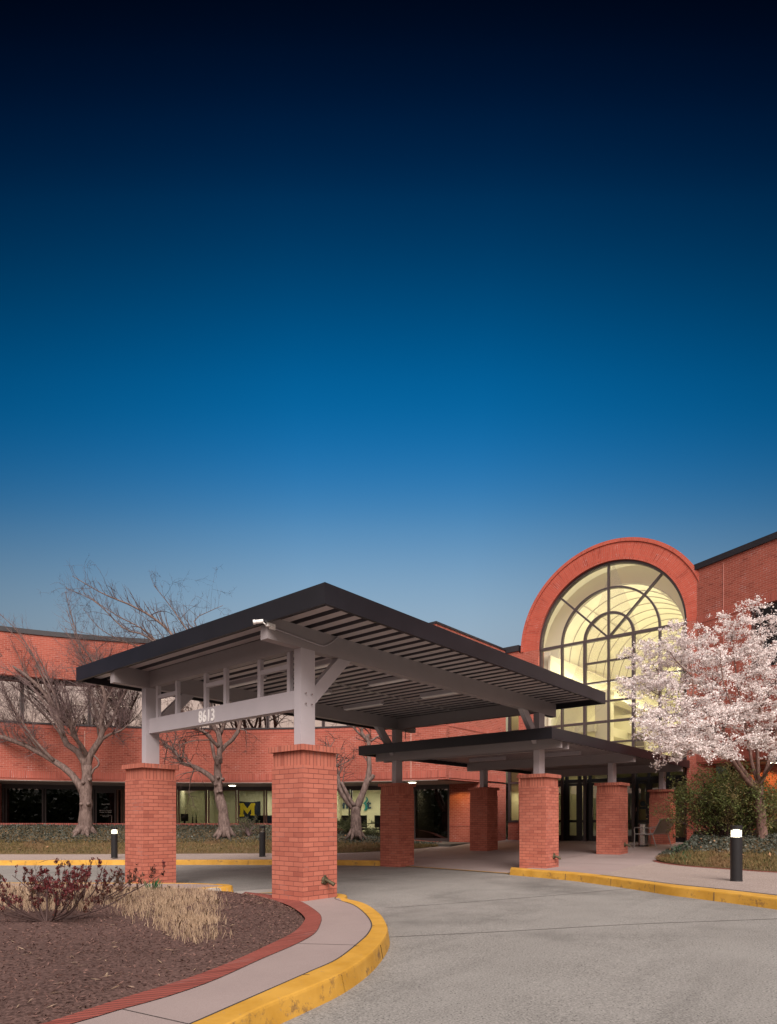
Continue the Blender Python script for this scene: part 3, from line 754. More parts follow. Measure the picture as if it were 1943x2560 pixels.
arc_box(m, AR-.02, AR+.3, TL, TR, 4.79, 4.93, swap=True); arc_box(m, AR-.006, AR+.3, TL, TR, 4.72, 4.79)
m.build('brick_band', M['trim_brick'], wing)
m = MB(); arc_box(m, AR-.05, AR+.3, TL, TR, 4.93, 4.97); m.build('sill', M['coping'], wing)
PR = AR-.5; TP = math.asin((1.70+6.3)/PR) if 8.0 < PR else .5
m = MB(); arc_box(m, PR, PR+.3, TL, TP, 6.62, 8.20); m.build('parapet_wall', M['brick'], wing)
m = MB(); arc_box(m, PR-.05, PR+.38, TL, TP, 8.20, 8.38); m.build('coping', M['coping'], wing)
m = MB(); arc_box(m, PR+.3, AR+.6, TL, TP, 6.62, 6.66); m.build('soffit', M['coping'], wing)
# roof and floors
m = MB(); arc_box(m, PR+.3, AR+9, TL, TP-.01, 8.0, 8.1); m.box((13.2, 7.3, 7.99), (17.8, 14, 8.09)); m.build('roof', M['coping'], wing)
m = MB(); arc_box(m, AR+.3, AR+9, TL, TR, 2.80, 2.98); m.build('floor', M['carpet'], wing)
m = MB(); arc_box(m, AR+.02, AR+3.02, TL, TR-.02, 2.765, 2.789); m.build('soffit', M['soffit'], wing)
m = MB(); arc_box(m, AR+9, AR+9.2, TL, TR, -.5, 8.0); m.build('rear_wall', M['cream'], wing)
# side wall facing the entrance canopy, set square to the arch
m = MB(); m.box((13.39, 6.93, 3.13), (17.8, 7.23, 6.61)); m.box((15.76, 6.93, -.1), (17.8, 7.23, 2.79)); m.box((15.76, 7.23, -.1), (16.06, 8.43, 2.79))
m.build('side_wall', M['brick'], wing)
m = MB(); m.box((12.75, 6.93-.0, 6.62), (17.8, 7.23, 8.45)); m.build('parapet_wall', M['brick'], wing)
m = MB(); m.box((12.72, 6.90, 8.45), (17.75, 7.3, 8.53)); m.build('coping', M['coping'], wing)
m = MB(); m.box((13.37, 6.918, 2.86), (17.79, 7.2, 3.13), swap=True); m.box((13.40, 6.94, 2.79), (15.755, 7.2, 2.86))
m.box((13.37, 6.912, 4.79), (17.79, 7.2, 4.93), swap=True); m.box((15.75, 6.924, 1.02), (17.79, 7.1, 1.08)); m.box((15.748, 7.0, 1.02), (15.9, 8.42, 1.08)); m.build('brick_band', M['trim_brick'], wing)
m = MB(); m.box((13.42, 7.23, 2.766), (17.0, 10.2, 2.788)); m.build('soffit', M['soffit'], wing)
m = MB(); m.box((16.8, 6.90, 1.72), (16.95, 6.925, 1.95)); m.build('call_box', M['coping'], wing)
# movement joints, pale sealant
M['sealant'] = plain('pale_sealant', (.55,.36,.30), .8)
for x in (212, 1028):
    m = MB(); t = th_of(x, AR); arc_box(m, AR-.014 if x < 1000 else AR-.022, AR, t-.0006, t+.0006, 2.86, 4.75, n=1); m.build('sealant_joint', M['sealant'], wing)
# upper ribbon windows: one window per bay
R1 = AR+.16
bays = 21; ths = [TL + (TR-.03-TL)*k/bays for k in range(bays+1)]
for k in range(bays):
    a, b = ths[k]+.0008, ths[k+1]-.0008
    if apt(R1, b, 5).length > 60: continue
    m = MB(); arc_box(m, R1-.03, R1+.05, a, a+.05/R1, 4.97, 6.62, n=1); arc_box(m, R1-.03, R1+.05, b-.05/R1, b, 4.97, 6.62, n=1)
    arc_box(m, R1-.025, R1+.04, a+.05/R1, b-.05/R1, 4.97, 5.02, n=1); arc_box(m, R1-.025, R1+.04, a+.05/R1, b-.05/R1, 6.57, 6.62, n=1)
    w = m.build('window', M['frame'], wing)
    m = MB(); m.face([apt(R1, a, 4.98), apt(R1, b, 4.98), apt(R1, b, 6.6), apt(R1, a, 6.6)][::-1]); m.build('pane', M['glass_mirror'], w)
m = MB()
for r, ks in ((AR+2.2, (6, 7, 10)), (AR+4.4, (5, 6, 9)), (AR+6.6, (7, 11))):
    for k in ks:
        m = MB(); t = TL+.08+k*.088; arc_box(m, r, r+.12, t, t+.04, 6.5, 6.52, n=1); m.build('ceiling_light', M['office_lamp_dim'], wing)
# ground storey, recessed behind a covered walk
GR = AR+3.0; GT = math.asin((2.56+6.3)/GR)
m = MB(); arc_box(m, AR+.3, AR+9, TL, math.radians(29), .22, .36); m.build('floor', M['carpet'], wing)
m = MB(); arc_box(m, GR-.02, GR+.12, TL, GT, .36, .45); arc_box(m, GR-.02, GR+.12, TL, GT, 2.62, 2.765); m.build('window_track', M['frame'], wing)
xs = [205, 238, 292, 308, 372, 445, 520, 594, 664, 735, 806, 877, 958, 1035, 1125]
xr = [th_of(x, GR) for x in xs]; tt = [TL + (xr[0]-TL)*k/8 for k in range(8)] + xr
kinds = {}
for k in range(len(tt)-1):
    a, b = tt[k], tt[k+1]-.002; x0 = xs[k-8] if k >= 8 else None
    door = x0 == 238
    fm = M['frame_brown'] if (x0 and 290 < x0 < 800) else M['frame']
    m = MB(); arc_box(m, GR, GR+.09, a, a+.06/GR, .45, 2.62, n=1); arc_box(m, GR, GR+.09, b-.06/GR, b, .45, 2.62, n=1)
    if not door:
        arc_box(m, GR, GR+.07, a+.06/GR, b-.06/GR, .45, .49, n=1); arc_box(m, GR, GR+.07, a+.06/GR, b-.06/GR, 2.58, 2.62, n=1)
    if door:
        arc_box(m, GR, GR+.06, a+.06/GR, b-.06/GR, .45, .60, n=1); arc_box(m, GR, GR+.06, a+.06/GR, b-.06/GR, 2.45, 2.62, n=1)
    w = m.build('door' if door else 'window', fm, wing)
    gm = M['glass_black'] if (x0 is None or x0 < 300 or x0 in (1035,)) else (M['glass_dark'] if x0 < 660 else M['glass'])
    m = MB(); m.face([apt(GR+.04, a, .46), apt(GR+.04, b, .46), apt(GR+.04, b, 2.61), apt(GR+.04, a, 2.61)][::-1]); m.build('pane', gm, w)
    if door:
        m = MB(); th = b-.16/GR; p = [apt(GR-.0, th, 1.15), apt(GR-.07, th, 1.15), apt(GR-.07, th, 1.45), apt(GR-.0, th, 1.45)]; m.tube(p, .012, 8); m.build('handle', M['steel'], w)
        mid = (a+b)/2; xd = (apt(GR, b, 1)-apt(GR, a, 1)).normalized(); wm = M['white']
        for body, s_, z in (('Suite 300', .085, 1.93), ('8613 Lee Highway', .068, 1.66), ('Fairfax, VA 22031', .068, 1.58), ('For Emergencies Please Call', .04, 1.46), ('(703) 000-0000', .04, 1.40)):
            if body[0] == '(': body = '(000) 000-0000'
            text_mesh(body, s_, apt(GR+.033, mid, z), xd, (0,0,1), .002, wm, 'lettering', w, align='CENTER')
# rooms behind the ground-storey glass
m = MB(); 
for x in (300, 432, 800, 1033):
    t = th_of(x, GR+.2); arc_box(m, GR+.2, AR+9, t, t+.01, .36, 2.79, n=1)
arc_box(m, GR+3.1, GR+3.2, th_of(437, GR), th_of(800, GR), .36, 2.79); arc_box(m, GR+3.6, GR+3.7, th_of(803, GR), th_of(1033, GR), .36, 2.79)
t = th_of(500, GR); arc_box(m, GR+1.2, GR+3.1, t, t+.005, .36, 2.79, n=1)
m.build('interior_wall', M['cream'], wing)
m = MB(); arc_box(m, GR+.2, AR+9, TL, GT, 2.755, 2.768); m.build('ceiling', plain('ceiling_tile', (.55,.54,.45), .9), wing)
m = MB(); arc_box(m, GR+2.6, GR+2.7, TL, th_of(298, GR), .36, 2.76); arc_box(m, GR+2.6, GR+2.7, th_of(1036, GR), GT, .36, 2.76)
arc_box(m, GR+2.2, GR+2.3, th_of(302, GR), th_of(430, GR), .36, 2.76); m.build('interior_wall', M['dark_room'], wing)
m = MB(); t = th_of(-40, GR); arc_box(m, AR+.9, GR, t-.03, t+.03, -.2, 2.765); m.build('brick_buttress', M['brick'], wing)
m = MB()
for x in (562, 640, 700, 845, 905, 960):
    t = th_of(x, GR+1.6); arc_box(m, GR+1.5, GR+1.8, t-.022, t+.022, 2.745, 2.754, n=1)
m.build('ceiling_light', M['office_lamp'], wing)
def area(loc, size, power, col, rot=(0,0,0), sy=None, name='room_or_fill_light'):
    l = bpy.data.lights.new(name, 'AREA'); l.energy = power; l.color = col; l.size = size
    if sy: l.shape = 'RECTANGLE'; l.size_y = sy
    o = bpy.data.objects.new(name, l); o.location = loc; o.rotation_euler = rot; COL.objects.link(o); return o
for x, pw in ((480, 18), (640, 40), (850, 45), (950, 45)):
    t = th_of(x, GR+1.8); area(apt(GR+1.7, t, 2.70), 1.0, pw, (1, .93, .72))
for x in (220, 430, 650, 860): area(apt(AR+3.5, th_of(x, AR+3.5), 6.45), 2.5, 6, (1, .86, .60))
# recessed lights in the soffit over the walk
k = 0
for (x, y) in ((580.9, 1962.2), (628.5, 1970.4), (1031, 1954.4), (1075.5, 1963.8)):
    Y = (2.765-EYE)*FOC/(HOR-y); p = at(x, y, Y)
    L_ = empty('soffit_light', (p.x, p.y, 2.75), ['round lit downlight in the walkway soffit left of the big pier, nearer one', 'round lit downlight in the walkway soffit just above the yellow-letter flag window',
               'bright round downlight at the soffit edge above the far kerb pier', 'small lit downlight in front of the dark corner window'][k], 'ceiling light', 'round downlights in the office walkway soffit'); k += 1
    m = MB(); m.tube([(p.x, p.y, 2.7645), (p.x, p.y, 2.735)], .17, 20); m.build('rim', M['white'], L_)
    m = MB(); m.tube([(p.x, p.y, 2.7349), (p.x, p.y, 2.715)], [.15, .13], 20); m.build('lens', M['lamp'], L_)
    l = bpy.data.lights.new('downlight', 'SPOT'); l.energy = 22; l.color = (1, .80, .50); l.spot_size = math.radians(150); l.shadow_soft_size = .12; l.spot_blend = .6
    o = bpy.data.objects.new('downlight', l); o.location = (p.x, p.y, 2.69); COL.objects.link(o)
q = W(3.0, 25.6); l = bpy.data.lights.new('downlight', 'SPOT'); l.energy = 45; l.color = (1, .66, .22); l.spot_size = math.radians(140); l.shadow_soft_size = .1
o = bpy.data.objects.new('downlight', l); o.location = (15.0, 7.75, 2.7); COL.objects.link(o)

# ------------------------------------------------------------------ atrium with the arched window
CV = 2.57; SPR = 8.264; GRAD = 2.86; UF = 17.8
at_ = empty('arched_entrance', (18, CV, .4), 'red brick entrance block with a huge glazed arch glowing pale yellow', 'building')
def ring(m, r0, r1, u0, u1, n=64, a0=0, a1=math.pi, uvsw=False, mi=0):
    rows = []; uv = []
    for i in range(n+1):
        a = a0+(a1-a0)*i/n; c, s = math.cos(a), math.sin(a); l = a*(r0+r1)/2
        rows.append([(u0, CV+r0*c, SPR+r0*s), (u0, CV+r1*c, SPR+r1*s), (u1, CV+r1*c, SPR+r1*s), (u1, CV+r0*c, SPR+r0*s), (u0, CV+r0*c, SPR+r0*s)])
        uv.append([(r0, l), (r1, l), (r1+u1-u0, l), (r1+u1-u0+r1-r0, l), (r0, l)])
    m.grid(rows, uv, mi); m.face(rows[0][:4]); m.face(rows[-1][:4][::-1])
M['arch_brick'] = brick_mat('arch_brick', (.38,.070,.045), (.47,.10,.065), (.42,.17,.13), bw=.34, rh=.0703, ms=.006, light=.5)
m = MB(); ring(m, GRAD+.10, 3.51, UF, 18.35); m.build('arch', M['arch_brick'], at_)
m = MB(); ring(m, 3.511, 3.64, UF-.035, 18.4); ring(m, GRAD, GRAD+.099, UF-.012, 18.1); m.build('arch_trim', M['arch_brick'], at_)
m = MB(); m.box((UF, CV+GRAD, -.1), (18.3, 6.325, SPR-.001)); m.build('wall', M['brick'], at_)
m = MB(); m.box((UF, -1.12, -.1), (18.3, CV-GRAD, 3.2)); m.box((UF, -1.0, 3.2), (18.3, CV-GRAD, SPR-.001)); m.build('wall', M['brick'], at_)
m = MB(); m.box((UF, 6.325, 7.9), (18.3, 6.93, 8.35)); m.build('wall', M['brick'], at_)
m = MB(); m.box((18.02, 6.325, -.1), (18.32, 6.95, 1.16)); m.build('wall', M['brick'], at_)
m = MB(); m.box((UF-.05, 6.30, 8.35), (18.4, 7.25, 8.60)); m.build('coping', M['coping'], at_)
m = MB()                                               # barrel roof
ring(m, 3.3, 3.4, 18.4, 38, n=40); m.box((18.4, CV-3.4, 3), (38, CV-3.3, SPR)); m.box((18.4, CV+3.3, 3), (38, CV+3.4, SPR)); m.build('roof', M['coping'], at_)
# big window
m = MB(); fu0, fu1 = 17.93, 18.07
ring(m, GRAD-.09, GRAD-.001, fu0-.03, fu1+.03); ring(m, 1.86, 1.93, fu0, fu1, 48); ring(m, .90, .99, fu0, fu1, 40)
def arm(a, r0, r1, w=.035):
    c, s = math.cos(a), math.sin(a); d = Vector((0, c, s)); n = Vector((0, -s, c)); o = Vector((fu0+.004, CV, SPR)) + d*r0 - n*w
    m.obox(o, (fu1-fu0-.008, 0, 0), d*(r1-r0), n*2*w)
arm(math.pi/2, .0, GRAD-.05); arm(math.pi/4, .0, GRAD-.05); arm(3*math.pi/4, .0, GRAD-.05)
m.box((fu0-.004, CV-GRAD+.005, SPR-.055), (fu1+.004, CV+GRAD-.005, SPR+.055))
ZW = 3.36; offs = (-2.815, -1.895, -.945, 0, .945, 1.895, 2.815)
for dv, w in zip(offs, (.045, .04, .055, .035, .055, .04, .045)): m.box((fu0, CV+dv-w, .42), (fu1, CV+dv+w, SPR-.056))
def hb(z, a, b, w=.032): 
    vs = [x for x in offs if a-.01 <= x <= b+.01]
    for p, q in zip(vs, vs[1:]): m.box((fu0+.003, CV+p+.056, z-w), (fu1-.003, CV+q-.056, z+w))
hb(7.38, -.945, .945); hb(6.60, -2.815, 2.815); hb(5.84, -.945, .945); hb(5.84, -2.815, 2.815) if False else None
hb(5.06, -2.815, 2.815, .045); hb(4.25, -2.815, 2.815); hb(3.45, -2.815, 2.815, .05)
bw = m.build('arched_window', M['frame'], at_)
m = MB(); pts = [(18.0, CV+GRAD*math.cos(a), SPR+GRAD*math.sin(a)) for a in [math.pi*k/48 for k in range(49)]]
pts = [(18.0, CV-GRAD, 3.4)] + [(18.0, CV-GRAD, SPR)][:0] + pts[::1] + [(18.0, CV+GRAD, 3.4)]
m.face([pts[0]] + pts[1:]); m.build('pane', M['glass'], bw)
# tall narrow window left of the jamb
m = MB(); m.box((17.98, 6.33, 1.16), (18.1, 6.38, 7.9)); m.box((17.98, 6.83, 1.16), (18.1, 6.93, 7.9)); m.box((17.98, 6.38, 1.16), (18.1, 6.83, 1.26)); m.box((17.985, 6.38, 2.80), (18.095, 6.83, 2.88)); m.box((17.985, 6.38, 5.0), (18.095, 6.83, 5.08)); m.box((17.985, 6.38, 7.8), (18.095, 6.83, 7.9))
w = m.build('window', M['frame'], at_); m = MB(); m.face([(18.04, 6.93, 1.2), (18.04, 6.33, 1.2), (18.04, 6.33, 7.9), (18.04, 6.93, 7.9)]); m.build('pane', M['glass'], w)
# doors and glazed screen at the foot
zf0 = .43
vs = [5.40, 4.33, 3.80, 3.36, 2.49, 1.60, 1.10, .42, -.27]
m = MB()
for v in vs: m.box((18.08, v-.055, zf0-.1), (18.20, v+.055, 3.42))
for a, b in zip(vs[1:], vs): m.box((18.085, a+.055, 2.74), (18.195, b-.055, 2.88)); m.box((18.085, a+.055, 3.30), (18.195, b-.055, 3.41))
m.build('door_frame', M['black'], at_)
for i, (a, b) in enumerate(zip(vs[1:], vs)):
    isd = i in (3, 4)
    m = MB(); e = .056
    m.box((18.10, a+e, zf0), (18.15, a+e+.06, 2.73)); m.box((18.10, b-e-.06, zf0), (18.15, b-e, 2.73))
    m.box((18.102, a+e+.06, zf0), (18.148, b-e-.06, zf0+.22)); m.box((18.102, a+e+.06, 2.63), (18.148, b-e-.06, 2.73)); m.box((18.102, a+e+.06, 1.17), (18.148, b-e-.06, 1.27))
    w = m.build('door' if isd else 'window', M['black'], at_)
    m = MB(); m.face([(18.125, b-e, zf0), (18.125, a+e, zf0), (18.125, a+e, 3.3), (18.125, b-e, 3.3)]); m.build('pane', M['glass_dark'], w)
    if isd:
        vv = a+.14 if i == 4 else b-.14; m = MB(); m.tube([(18.1, vv, 1.38), (18.03, vv, 1.38), (18.03, vv, 1.78), (18.1, vv, 1.78)], .012, 8)
        m.tube([(18.09, a+.15, 1.5), (18.09, b-.15, 1.5)], .012, 6); m.build('handle', M['steel'], w)
m = MB(); m.box((18.06, 1.54, 1.60), (18.079, 1.66, 1.74)); m.build('call_plate', plain('pink_plate', (.45,.28,.26), .4), at_)
m = MB(); c = Vector((18.09, 1.32, 1.88)); m.tube([c, c+Vector((-.004,0,0))], .10, 20); m.box((18.086, 1.20, 1.68), (18.0895, 1.44, 1.76)); m.build('door_sticker', plain('dark_sticker', (.02,.04,.05), .6), at_)
# inside: walls, vault with ribs, cove lights, gallery
VR = 2.53; VB = 8.06; m = MB()
m.box((18.25, CV+VR, zf0), (36, CV+VR+.1, VB)); m.box((18.25, CV-VR-.1, zf0), (36, CV-VR, VB))
m.box((36, CV-3.2, zf0), (36.1, CV+3.2, 11.4)); 
ring2 = []
m.build('inner_wall', M['atrium'], at_)
m = MB(); rows = []
for i in range(41):
    a = math.pi*i/40; rows.append([(19.05, CV+VR*math.cos(a), VB+VR*math.sin(a)), (36, CV+VR*math.cos(a), VB+VR*math.sin(a))])
m.grid(rows); m.build('vault', M['vault'], at_)
m = MB(); rows = []
for i in range(41):
    a = math.pi*i/40; rows.append([(18.40, CV+3.2*math.cos(a), VB+.2+3.0*math.sin(a)), (19.05, CV+3.2*math.cos(a), VB+.2+3.0*math.sin(a)), (19.05, CV+VR*math.cos(a), VB+VR*math.sin(a))])
m.grid(rows); m.box((18.40, CV-3.2, 3.5), (18.43, CV-VR, VB+.2)); m.box((18.40, CV+VR+.1, 3.5), (18.43, CV+3.2, VB+.2)); m.build('inner_wall', M['atrium'], at_)
m = MB()
for k in range(18):
    u = 19.1+k*.95; p = [(u, CV+(VR-.015)*math.cos(math.pi*i/32), VB+(VR-.015)*math.sin(math.pi*i/32)) for i in range(33)]; m.tube(p, .022, 4)
for a in (.02, math.pi*.3, math.pi*.7, math.pi-.02): m.tube([(19.1, CV+(VR-.02)*math.cos(a), VB+(VR-.02)*math.sin(a)), (36, CV+(VR-.02)*math.cos(a), VB+(VR-.02)*math.sin(a))], .022, 4)
m.build('vault_rib', M['rib'], at_)
m = MB()
for s in (-1, 1):
    a, b = sorted((CV+s*VR, CV+s*(VR-.34))); m.box((19.2, a, 6.86), (35.9, b, 7.0))
    a, b = sorted((CV+s*(VR-.34), CV+s*(VR-.38))); m.box((19.2, a, 6.80), (35.9, b, 7.12))
m.build('light_cove', M['atrium'], at_)
m = MB()
for s in (-1, 1):
    a, b = sorted((CV+s*(VR-.08), CV+s*(VR-.16))); m.box((19.3, a, 7.001), (35.8, b, 7.03))
m.build('cove_tube', M['lamp_soft'], at_)
for s in (-1, 1): area((27.5, CV+s*(VR-.2), 7.06), 16, 185, (1, .93, .64), (math.pi, 0, 0), sy=.12)
m = MB(); m.box((20.6, CV-VR, 3.35), (36, CV+VR, 3.72)); m.box((20.6, CV+VR-.9, 5.1), (36, CV+VR, 5.5)); m.box((24.5, CV-VR, 5.4), (24.7, CV+VR, 6.3)); m.build('gallery_floor', M['atrium'], at_)
m = MB()
for z in (4.0, 4.3, 4.6): m.tube([(20.65, CV-VR, z), (20.65, CV+VR, z)], .02, 6)
for k in range(6): m.tube([(20.65, CV-VR+.2+k*.93, 3.72), (20.65, CV-VR+.2+k*.93, 4.62)], .018, 6)
m.build('railing', plain('pale_rail', (.6,.55,.3), .4), at_)
m = MB(); m.box((20.9, 3.7, zf0), (21.5, 4.3, 6.9)); m.box((27, 1.3, zf0), (27.1, 3.0, 2.7)); m.build('column', M['atrium'], at_)
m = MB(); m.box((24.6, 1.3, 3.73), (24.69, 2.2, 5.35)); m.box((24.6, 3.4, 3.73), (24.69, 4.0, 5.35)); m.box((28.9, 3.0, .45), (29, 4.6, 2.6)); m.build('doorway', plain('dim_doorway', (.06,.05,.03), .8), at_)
m = MB(); m.box((24.71, CV-VR, 3.72), (24.8, CV+VR, 5.4)); m.box((29.01, CV-VR, zf0), (29.1, CV+VR, 3.35)); m.build('inner_wall', M['atrium'], at_)
m = MB(); m.box((18.05, CV-3.1, zf0-.2), (36, CV+3.1, zf0)); m.build('floor', M['carpet'], at_)
area((22.5, CV, 6.7), 3, 55, (1, .92, .62)); area((18.75, CV, 6.2), .5, 150, (1, .93, .68), (math.pi, 0, 0), sy=5); area((21.5, 4.3, 3.28), .8, 16, (1, .85, .5)); area((22.5, 1.5, 3.28), 1, 16, (1, .88, .55)); area((22.5, CV, 5.0), 1.5, 14, (1,.86,.5))  # the wide upward light by the arch reveal is added fill, no fixture there
m = MB(); m.box((18.35, 5.9, zf0), (19.5, 6.95, 8.2)); 
m = MB(); m.face([(19.3, 7.1, .4), (19.3, 5.3, .4), (19.3, 5.3, 8.3), (19.3, 7.1, 8.3)]); m.face([(18.3, 7.0, .4), (19.3, 7.0, .4), (19.3, 7.0, 8.3), (18.3, 7.0, 8.3)]); m.build('inner_wall', M['atrium'], at_)
area((18.8, 6.5, 6.8), .4, 10, (1,.88,.5)); area((18.8, 6.5, 2.5), .4, 5, (1,.88,.5))

# ------------------------------------------------------------------ right wing
rw = empty('office_wing', (WP.x, WP.y, .4), 'red brick wing with a dark blue window behind the blossoming cherry', 'building')
def wb(m, t0, t1, d0, d1, z0, z1, swap=False):
    a = WP + WD*t0 + WN*d0; m.obox((a.x, a.y, z0), (WD.x*(t1-t0), WD.y*(t1-t0), 0), (WN.x*(d1-d0), WN.y*(d1-d0), 0), (0, 0, z1-z0), swap=swap)
m = MB(); wb(m, 0, 14, 0, .35, 8.36, 10.0); wb(m, 0, 14, 0, .35, 3.55, 6.1); wb(m, 0, 1.89, 0, .35, 6.1, 8.1); wb(m, 13, 14, 0, .35, 6.1, 8.1); m.build('wall', M['brick'], rw)
m = MB(); wb(m, 0, 14, -.014, .35, 8.10, 8.36, True); wb(m, 0, 14, -.014, .35, 3.27, 3.55, True); wb(m, 0, 14, .01, .35, 3.20, 3.27); m.build('brick_band', M['trim_brick'], rw)
m = MB(); wb(m, -.1, 14.1, -.06, .45, 10.0, 10.2); m.build('coping', M['coping'], rw)
m = MB(); wb(m, .0, 14, .35, 3.2, 3.17, 3.20); wb(m, 0, 14, .36, 8, 9.7, 9.8); wb(m, 0, .1, .36, 8, 3.2, 9.7); m.build('soffit', M['soffit'], rw)
m = MB(); wb(m, 1.0, 1.006, -.018, 0, 3.6, 9.9); m.build('sealant_joint', plain('sealant_pink', (.5,.24,.20), .8), rw)
m = MB(); wb(m, 1.89, 13, .12, .2, 6.1, 6.16); wb(m, 1.89, 13, .12, .2, 8.04, 8.1)
for t in (1.89, 3.6, 5.3, 7.0, 8.7, 10.4, 12.93): wb(m, t, t+.06, .12, .2, 6.16, 8.04)
w = m.build('window', M['frame'], rw); m = MB(); a, b = wpt(1.9, .16), wpt(13, .16); m.face([(*a, 6.1), (*b, 6.1), (*b, 8.1), (*a, 8.1)]); m.build('pane', M['glass_blue'], w)
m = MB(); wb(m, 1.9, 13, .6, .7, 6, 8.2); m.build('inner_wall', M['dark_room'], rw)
m = MB(); wb(m, .55, 2.75, 1.5, 1.8, 0, 3.17); m.build('wall', M['brick'], rw)
m = MB(); wb(m, 2.76, 2.86, 1.5, 1.6, .3, 3.16); wb(m, 2.86, 8, 1.52, 1.6, .3, .45); wb(m, 2.86, 8, 1.52, 1.6, 3.0, 3.16); wb(m, 4.4, 4.5, 1.5, 1.6, .45, 3.0)
w = m.build('window', M['frame'], rw); m = MB(); a, b = wpt(2.8, 1.56), wpt(8, 1.56); m.face([(*a, .4), (*b, .4), (*b, 3.1), (*a, 3.1)]); m.build('pane', M['glass_black'], w)
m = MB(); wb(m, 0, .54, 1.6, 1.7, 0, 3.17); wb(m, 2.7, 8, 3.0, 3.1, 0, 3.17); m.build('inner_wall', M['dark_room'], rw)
p = at(1933, 1907, 20.6); c = (p.x, p.y)
L_ = empty('soffit_light', (c[0], c[1], 3.15), 'lit round downlight in the soffit above the cherry trunk', 'ceiling light')
m = MB(); m.tube([(*c, 3.1695), (*c, 3.14)], .17, 20); m.build('rim', M['white'], L_); m = MB(); m.tube([(*c, 3.1395), (*c, 3.12)], [.15, .13], 20); m.build('lens', M['lamp'], L_)
for t in (1.4, 2.6):
    l = bpy.data.lights.new('downlight', 'SPOT'); l.energy = 55; l.color = (1, .58, .16); l.spot_size = math.radians(140); l.shadow_soft_size = .1
    q = wpt(t, .95); o = bpy.data.objects.new('downlight', l); o.location = (q[0], q[1], 3.1); COL.objects.link(o)

# ------------------------------------------------------------------ bollard lights
def bollard(px_, py_, zf, h, label, lit, z=None):
    X, Y = hit(px_, py_, zf) if z is None else ((px_-971.5)/FOC*((z-EYE)/((HOR-py_)/FOC)), (z-EYE)/((HOR-py_)/FOC))
    z0 = zf(X, Y) if z is None else z; p = W(X, Y, z0)
    r = empty('bollard_light', p, label, 'bollard light', 'black cylindrical bollard lights'); c = p
    m = MB(); m.tube([c, c+Vector((0,0,.02)), c+Vector((0,0,.021)), c+Vector((0,0,h*.79))], [.105,.105,.098,.098], 32); m.build('body', M['black'], r, bevel=.002)
    m = MB(); m.tube([c+Vector((0,0,h*.93)), c+Vector((0,0,h*.995)), c+Vector((0,0,h))], [.10,.10,.09], 32); m.build('cap', M['black'], r)
    gl = glass('bollard_lens', (.85,.83,.78), .05) if 'bl' not in M else M['bl']; M['bl'] = gl
    m = MB(); m.tube([c+Vector((0,0,h*.79)), c+Vector((0,0,h*.93))], .094, 32, cap=False); m.build('lens', gl, r)
    m = MB()
    for k in range(5):
        z = h*(.80+.025*k); m.tube([c+Vector((0,0,z)), c+Vector((0,0,z+.006))], [.085, .085], 24)
    m.tube([c+Vector((0,0,h*.79)), c+Vector((0,0,h*.86))], [.055, .045], 20); m.tube([c+Vector((0,0,h*.93)), c+Vector((0,0,h*.90))], [.06,.03], 20)
    m.build('lamp', M['bol_on'] if lit else M['steel'], r)
    if lit:
        l = bpy.data.lights.new('bollard_lamp', 'POINT'); l.energy = 22; l.color = (1, .86, .6); l.shadow_soft_size = .05
        o = bpy.data.objects.new('bollard_lamp', l); o.location = c+Vector((0,0,h*.88)); COL.objects.link(o)
M['bol_on'] = emit('bollard_glow', (1, .93, .78), 2.2)
bollard(1841.3, 2203.9, zp, 1.0, 'lit black bollard light by the right yellow kerb and planting bed', True)
bollard(286, 2144.5, None or (lambda X, Y: .09), .96, 'lit black bollard light left of the pier, near the thick bare trunk', True, z=.09)
bollard(656, 2141.7, lambda X, Y: .12, .98, 'unlit black bollard light on the far pavement between the two canopy piers', False, z=.12)
